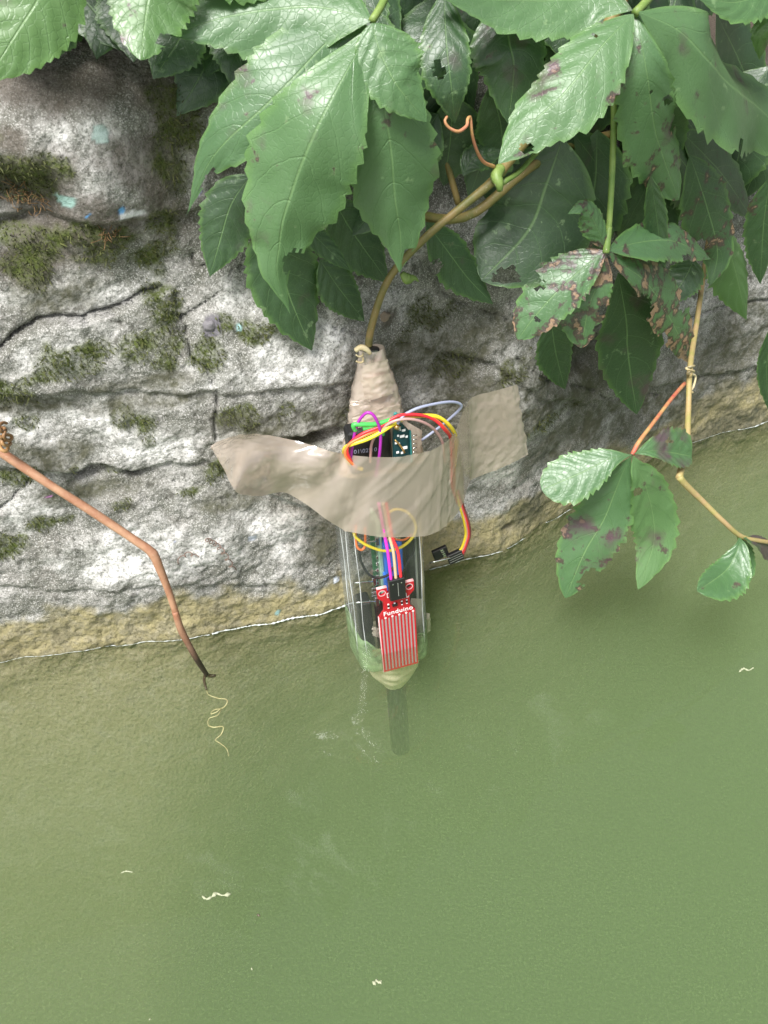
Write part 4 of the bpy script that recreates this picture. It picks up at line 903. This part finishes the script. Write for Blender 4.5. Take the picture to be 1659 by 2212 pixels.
text('lettering', 'Funduino', 4.1*g, 0.5*g, 43.9*g, .00092, M_WHITE, ws)
text('lettering', 'Power', 1.9*g, 4.4*g, 52.4*g, .00092, M_WHITE, ws)
def bbox_(name, u, v, f, su, sv, sf, m, parent, bev=.0001):
    return box(name, SB+BRT*u*g*.001+BAX*v*g*.001+BFR*(.0008+f), BRT, BAX, BFR, su*g*.001, sv*g*.001, sf, m, parent, bev)
bbox_('transistor', -1.2, 49.3, .0006, 2.8, 1.4, .0011, M_BLACK, ws)
for u in (-4.6, 2.8, 5.5): bbox_('resistor', u, 49.2, .0003, .9, 1.7, .0005, M_BLACK, ws); bbox_('solder_pad', u, 50.4, .0003, .9, .6, .0006, M_WHITE, ws); bbox_('solder_pad', u, 48.0, .0003, .9, .6, .0006, M_WHITE, ws)
bbox_('solder_pad', -1.2, 50.4, .0004, .8, .7, .0006, M_WHITE, ws); bbox_('led', 5.0, 54.6, .0004, 1.0, 1.9, .0008, M_WHITE, ws)
cn = bbox_('connector', 0.1, 62.3, .0022, 8.6, 14.2, .0036, M_BLACK, ws, .0004)
for k in (-2.54, 2.54): bbox_('contact', k*.9, 66.8, .0042, .7, .7, .0003, M_PIN, ws)
bbox_('slot', .4, 62.5, .00405, .35, 9, .0003, M_STRIP, ws)

# --- teal module and black box showing above the tape
bk = empty('black_module', dp(800, 985, .012)); tag(bk, 'black plastic module with pale printing in the open shoulder of the bottle', 'module')
upright('case', 752, 938, 850, 1010, .0150, .010, M_BLACK, bk, .001); upright('green_tab', 786, 928, 832, 942, .0155, .003, MW['green'], bk)
BRT0, BAX0, BFR0, SB0 = BRT, BAX, BFR, SB
SB = dp(800, 972, .0152)
_t = unit(RT*.995-AX*.10); BRT, BAX, BFR = _t, unit(AX-_t*np.dot(AX, _t)), FR
text('lettering', '01\\02\\10', 3.0, -2.5, 0.0, .0002, MW['grey'], bk)
tl_ = empty('teal_module', dp(868, 985, .016)); tag(tl_, 'dark teal circuit module with white print and gold antenna socket above the tape', 'circuit board')
SB = dp(868, 950, .0190)
a_, b_ = dp(849, 935, .019), dp(886, 990, .019)
TQ = [dp(850, 930, .020), dp(868, 915, .020), dp(888, 935, .017), dp(888, 1000, .017), dp(850, 1000, .020)]
Vq = [p for p in TQ]+[p-FR*.0016 for p in TQ]; nq = 5
obj('board', Vq, [tuple(range(nq-1, -1, -1)), tuple(range(nq, 2*nq))]+[(i, (i+1) % nq, nq+(i+1) % nq, nq+i) for i in range(nq)], M_TEAL, tl_, False)
upright('board_edge', 885, 932, 892, 1000, .0182, .002, M_TEALE, tl_, .0006); upright('board_fin', 851, 893, 861, 922, .0150, .0016, M_TEALE, tl_, .0006)
for k in range(5): tube('pin', [dp(891, 941+k*9, .0172), dp(900, 940+k*9, .0172)], .0003, M_PIN, tl_, 6, 3)
for (x0, x1, y) in ((860, 866, 927), (868, 876, 928), (858, 862, 940), (864, 874, 941), (876, 881, 942), (853, 858, 956), (860, 864, 957), (868, 880, 966), (856, 862, 976), (866, 871, 977)):
    upright('print_mark', x0, y, x1, y+3, .0204, .0002, M_WHITE, tl_, 0)      # rows of white print too small to read
tube('trace', [dp(853, 950, .0204), dp(866, 964, .0204), dp(874, 978, .0204)], .0005, M_GOLD, tl_, 6, 6)
V, F = tube_vf([dp(857, 923, .0205), dp(857, 922, .0240)], .0013, 16); obj('socket', V, F, M_GOLD, tl_); V, F = tube_vf([dp(860, 928, .0205), dp(862, 922, .0225)], .0009, 12); obj('socket', V, F, M_PIN, tl_)
BRT, BAX, BFR, SB = BRT0, BAX0, BFR0, SB0

# --- jumper wires
def wire(col, pts, label, r=.00068, n=60):
    r *= .88
    P = [dp(*p) for p in pts]; o = tube('jumper_wire', P, r, MW[col], None, 8, n); tag(o, label, 'wire', 'jumper wires of the bottle device'); return o
wire('purple', [(758, 1000, .018), (760, 971, .019), (771, 919, .021), (787, 895, .022), (800, 892, .023), (812, 905, .024), (822, 935, .024), (820, 981, .0235), (812, 1030, .022)], 'purple wire looped in a high arch over the black module', .00085)
wire('mauve', [(800, 1000, .0175), (801, 978, .0185), (804, 955, .020), (820, 931, .022), (848, 911, .025), (880, 905, .026), (911, 911, .025), (937, 927, .022), (956, 956, .018), (962, 1000, .014)], 'mauve wire arching low across the opening of the bottle', .0008)
wire('red', [(760, 1000, .020), (750, 975, .021), (757, 957, .021), (783, 937, .022), (822, 921, .023), (850, 903, .023), (872, 896, .023), (912, 897, .022), (941, 909, .021), (961, 929, .020), (973, 948, .0125), (976, 1000, .0105), (977, 1050, .008), (990, 1090, .001)], 'red wire of the ribbon arching right above the tape', .00085)
wire('orange', [(770, 1010, .020), (747, 985, .021), (752, 962, .0215), (787, 941, .0222), (823, 925, .0225), (852, 907, .0225), (880, 899, .022), (918, 899, .0212), (945, 910, .020), (966, 931, .017), (978, 953, .0100), (980, 1000, .009), (982, 1060, .006)], 'orange wire beside the red one in the ribbon', .0008)
wire('yellow', [(784, 1014, .0170), (765, 1008, .0135), (749, 994, .0115), (743, 975, .0150), (752, 963, .0205), (793, 949, .023), (824, 933, .024), (852, 915, .023), (880, 901, .021), (912, 898, .0205), (947, 901, .0195), (974, 923, .0165), (985, 948, .0085), (983, 988, .007), (980, 1040, .006)], 'yellow wire, outermost of the ribbon arching above the tape', .0011)
wire('green', [(768, 930, .0205), (764, 918, .021), (785, 917, .022), (812, 916, .0225), (848, 906, .0225), (870, 899, .021)], 'short green wire across the top of the black module', .0013)
wire('grey', [(858, 916, .0245), (868, 902, .0235), (882, 891, .022), (911, 879, .020), (961, 869, .014), (988, 870, .010), (996, 880, .008), (971, 905, .004), (941, 929, .000), (911, 951, -.002)], 'grey-blue antenna cable looping far out to the right', .0008)
wire('yellow', [(765, 1150, .0125), (768, 1160, .0135), (793, 1178, .0155), (832, 1190, .0165), (868, 1181, .0155), (893, 1158, .0135), (898, 1134, .0125), (882, 1108, .0125), (856, 1100, .0125), (835, 1110, .0125)], 'yellow wire loop inside the bottle just below the tape', .0009)
wire('orange', [(789, 1140, .0115), (789, 1165, .0120), (788, 1181, .0125), (780, 1188, .0128), (771, 1180, .0125), (768, 1158, .0115), (769, 1135, .011)], 'small orange wire loop at the left inside the bottle', .0008)
wire('orange', [(846, 1160, .0110), (860, 1166, .0115), (876, 1165, .0115), (890, 1154, .0105)], 'short orange wire across the bottle below the tape', .0007)
BO = BR+.0075
def cpt(du, dv): return SB+BRT*du*.001*g+BAX*dv*.001*g+BFR*.0030
for col, x0, xm, du, lab in (('magenta', 832, 838, -2.6, 'magenta wire into the black plug of the red sensor'), ('beige', 842, 850, 0, 'beige wire between magenta and red into the sensor plug'), ('red', 848, 860, 2.6, 'red wire into the right of the sensor plug')):
    P = [dp(x0-14, 1085, .0235), dp(x0-6, 1130, .0255), dp(x0, 1162, .0262), dp(xm, 1194, .0285), cpt(du, 71), cpt(du, 68)]
    tag(tube('jumper_wire', P, .00085, MW[col], None, 8, 40), lab, 'wire', 'jumper wires of the bottle device')
wire('black', [(775, 1185, .0125), (780, 1213, .0135), (796, 1240, .0155), (816, 1248, .0165), (838, 1242, .0165), (850, 1225, .014)], 'black wire sagging inside the bottle left of the sensor plug', .0008)
wire('black', [(896, 1165, .012), (893, 1195, .013), (880, 1215, .014), (870, 1240, .014), (880, 1262, .012)], 'thin black wire curving behind the sensor plug', .0006)
# plug hanging outside the bottle on the right
pl = empty('ribbon_plug', on_wall(975, 1200, .008)); tag(pl, 'black four-way plug with silver pads hanging outside the right of the bottle', 'connector')
pA = dp(964, 1207, -.004); pB = dp(997, 1192, -.004); ux = unit(pB-pA); uy = unit(AX-ux*np.dot(AX, ux)); uz = unit(np.cross(ux, uy)); 
if np.dot(uz, FR) < 0: uz = -uz
pc_ = dp(983, 1202, -.004); box('housing', pc_, ux, uy, uz, .0092, .0074, .0028, M_BLACK, pl, .0004)
for k in (-1.2, 0, 1.2): box('groove', pc_+uy*k*.0014+uz*.00141, ux, uy, uz, .0085, .00022, .0002, M_STRIP, pl)
q_ = dp(951, 1194, -.006); box('header', q_, ux, uy, uz, .0090, .0072, .0024, M_BLACK, pl, .0003)
for k in range(4): box('pad', q_+ux*(.0012+.0002*k)+uy*(.0024-.0016*k)+uz*.0013, ux, uy, uz, .0017, .0009, .0002, M_PIN, pl)
tube('metal_pin', [dp(928, 1216, -.002), dp(973, 1205, -.0015)], .0005, M_PIN, pl, 8, 4)
for k, (col, lab) in enumerate((('yellow', 'yellow wire, leftmost of the bundle rising from the outer plug'), ('pink', 'salmon wire in the bundle rising from the outer plug'), ('red', 'red wire in the bundle rising from the outer plug'), ('brown', 'dark brown wire, rightmost of the bundle rising from the outer plug'))):
    o_ = k*3.0; P = [dp(990+k*3.4, 1192+k*2.2, -.004), dp(998+o_*.9, 1182+k, -.0035), dp(1006+o_, 1155, -.002), dp(1003+o_, 1128, .001), dp(994+o_*.8, 1095, .003), dp(985+o_*.6, 1060, .004)]
    tag(tube('jumper_wire', P, .00078, MW[col], None, 8, 36), lab, 'wire', 'jumper wires of the bottle device')

# --- the broad tape strip
ST = [((453, 966), (458, 970), 'w', .006), ((470, 955), (476, 1002), 'w', (.005, .028)), ((508, 939), (496, 1040), 'w', (.005, .046)), ((536, 934), (520, 1062), 'w', (.008, .046)), ((575, 936), (560, 1072), 'w', (.016, .030)), ((625, 948), (602, 1066), 'w', (.020, .024)), ((680, 964), (650, 1084), 'w', .026), ((722, 977), (700, 1118), 'w', .033),
      ((750, 982), (742, 1144), 'd', .0165), ((790, 986), (775, 1152), 'd', .0245), ((840, 988), (825, 1160), 'd', .0268), ((890, 982), (878, 1160), 'd', .0268), ((930, 972), (925, 1156), 'd', .0245), ((955, 960), (955, 1142), 'd', .0215), ((975, 942), (980, 1120), 'd', .0160), ((991, 912), (1001, 1086), 'd', .008),
      ((1004, 882), (1010, 1052), 'd', -.002), ((1020, 858), (1022, 1034), 'b', .020), ((1060, 846), (1075, 1014), 'b', .018), ((1098, 836), (1118, 994), 'b', .018), ((1116, 830), (1141, 980), 'b', .017)]
def spt(px, mode, d): return on_base(px[0], px[1], d) if mode == 'b' else on_wall(px[0], px[1], d) if mode == 'w' else dp(px[0], px[1], d)
TOP = crom([spt(a, m_, d[0] if isinstance(d, tuple) else d) for a, b, m_, d in ST], 190); BOT = crom([spt(b, m_, d[1] if isinstance(d, tuple) else d) for a, b, m_, d in ST], 190)
nv = 40; V = []
for i in range(190):
    u = i/189; T_ = TOP[i]; B_ = BOT[i]; tg = TOP[min(i+1, 189)]-TOP[max(i-1, 0)]; nn = unit(np.cross(tg, B_-T_)); 
    if np.dot(nn, CAM-T_) < 0: nn = -nn
    for j in range(nv):
        v = j/(nv-1); p = T_*(1-v)+B_*v
        mid_ = smooth(.36, .44, u)*smooth(.80, .70, u); left = 1-smooth(.30, .42, u); right = smooth(.80, .86, u)
        wz = .0005*perlin(u*13, v*.8, 101)*mid_+.0005*(1-min(1, abs(perlin(u*17+v*2.2, v*.7+u*3, 103))*7))*mid_       # vertical creases over the bottle
        for u0, am, wd in ((.425, .0010, .006), (.455, .0014, .004), (.53, .0007, .004), (.605, .0013, .004), (.635, .0010, .003), (.665, .0016, .005), (.70, -.0012, .006)): wz += .35*am*max(0, 1-abs((u-u0-.03*(v-.5))/(wd*1.1)))*smooth(-.1, .5, v+.3*math.sin(u0*50))
        wz += left*(.0025*math.sin(v*PI*1.6-.4)*smooth(0, .12, u)+.0006*perlin(u*9, v*2-u*6, 105)+.0006*abs(perlin(u*30+v*6, v*7, 106)))
        wz += right*(.0005*(1-min(1, abs(perlin(u*30+v*2, v*3, 107))*5))+.0003*(1-min(1, abs(perlin(u*45-v*4, v*5, 108))*5)))
        if i in (0, 189): p = p+unit(tg)*.0012*perlin(v*9, 0.3, 109)
        p = p+(UP*.0003*perlin(u*14, 1.0, 111) if j in (0, nv-1) and u < .8 else 0)
        V.append(p+nn*wz)
tape = obj('packing_tape', V, grid_faces(190, nv), M_TAPE)
_uu = np.repeat(np.linspace(0, 1, 190), nv); _vv = np.tile(np.linspace(0, 1, nv), 190)
_cr = np.clip(smooth(.16, .08, _uu)+smooth(.84, .90, _uu)*(.35+.65*smooth(.5, .9, _vv)+.5*smooth(.2, 0, _vv))+np.exp(-((_uu-.70-.05*(_vv-.5))/.02)**2), 0, 1)
_at = tape.data.color_attributes.new('crinkle', 'FLOAT_COLOR', 'POINT'); _at.data.foreach_set('color', np.stack([_cr, _cr, _cr, np.ones_like(_cr)], -1).astype(np.float32).ravel())
tag(tape, 'wide brown translucent packing tape strip strapped across the bottle and stuck to the wall', 'tape')

# --- dry tendril ends at the bottle mouth
dt = tube('dry_tendril', [dp(768, 757, .006), dp(780, 750, .007), dp(793, 756, .0075), (dp(800, 764, .0075))], [.0012, .0014, .0009], M_DRY, None, 7, 16); tag(dt, 'dry straw-coloured leaf stub lying on the bottle mouth', 'tendril')
for (pts, lab) in (([(769, 766), (775, 770), (783, 768), (784, 762)], 'upper of two curled cream tendril ends left of the bottle mouth'), ([(769, 780), (777, 783), (784, 781), (784, 772)], 'lower of two curled cream tendril ends left of the bottle mouth')):
    tag(tube('dry_tendril', [dp(x, y, .0055) for x, y in pts], [.0004, .0005, .0003], M_DRY, None, 6, 14), lab, 'tendril')
fl = tube('leaf_scrap', [W(868, 590, .026), W(880, 602, .027), W(895, 600, .028), W(904, 608, .028)], [.0012, .0028, .0012, .0003], M_GSTEM, None, 6, 12); tag(fl, 'small torn pale green leaf scrap hanging above the bottle neck', 'leaf')

# --- floating matter
def fleck(pts, r, m, label, name='floating_fleck'):
    V = []; F = []
    r *= .5; P = crom([on_water(x, y, .0006) for x, y in pts], max(6, len(pts)*5)); rr = r*(.4+np.abs(perlin(np.linspace(0, 7, len(P)), np.zeros(len(P)), int(pts[0][0])))*2.0); rr[0] = rr[-1] = r*.2
    v, f = tube_vf(P, rr, 7); tag(obj(name, v, f, m), label, 'debris', 'flecks afloat on the water')
M_FLECK = simple('cream_fleck', (.32, .34, .22), .6, var=.25, scale=900)
fleck([(436, 1935), (446, 1942), (456, 1938), (468, 1930), (480, 1934), (499, 1931)], .0010, M_FLECK, 'longest cream fleck afloat, lower left of the water')
fleck([(261, 1886), (272, 1882), (287, 1884)], .0008, M_FLECK, 'short pale fleck afloat left of the longest cream fleck')
fleck([(806, 2127), (813, 2119), (820, 2123), (824, 2118)], .0014, M_FLECK, 'roundish cream fleck afloat at the bottom centre')
fleck([(543, 2090), (545, 2096)], .0007, M_FLECK, 'tiny white speck afloat left of the roundish bottom fleck')
fleck([(1596, 1452), (1606, 1444), (1617, 1448), (1628, 1442)], .0010, M_FLECK, 'cream fleck afloat near the right edge of the water')
fleck([(322, 2204), (325, 2200)], .0006, M_FLECK, 'tiny speck afloat at the bottom left edge')
fleck([(555, 1975), (562, 1979)], .0007, M_WETBARK, 'tiny dark crumb afloat below the longest cream fleck')
fleck([(1082, 1139), (1098, 1132), (1112, 1136), (1124, 1130)], .0016, M_WETBARK, 'small black clump of wet weed on the waterline right of the bottle', 'wet_weed')
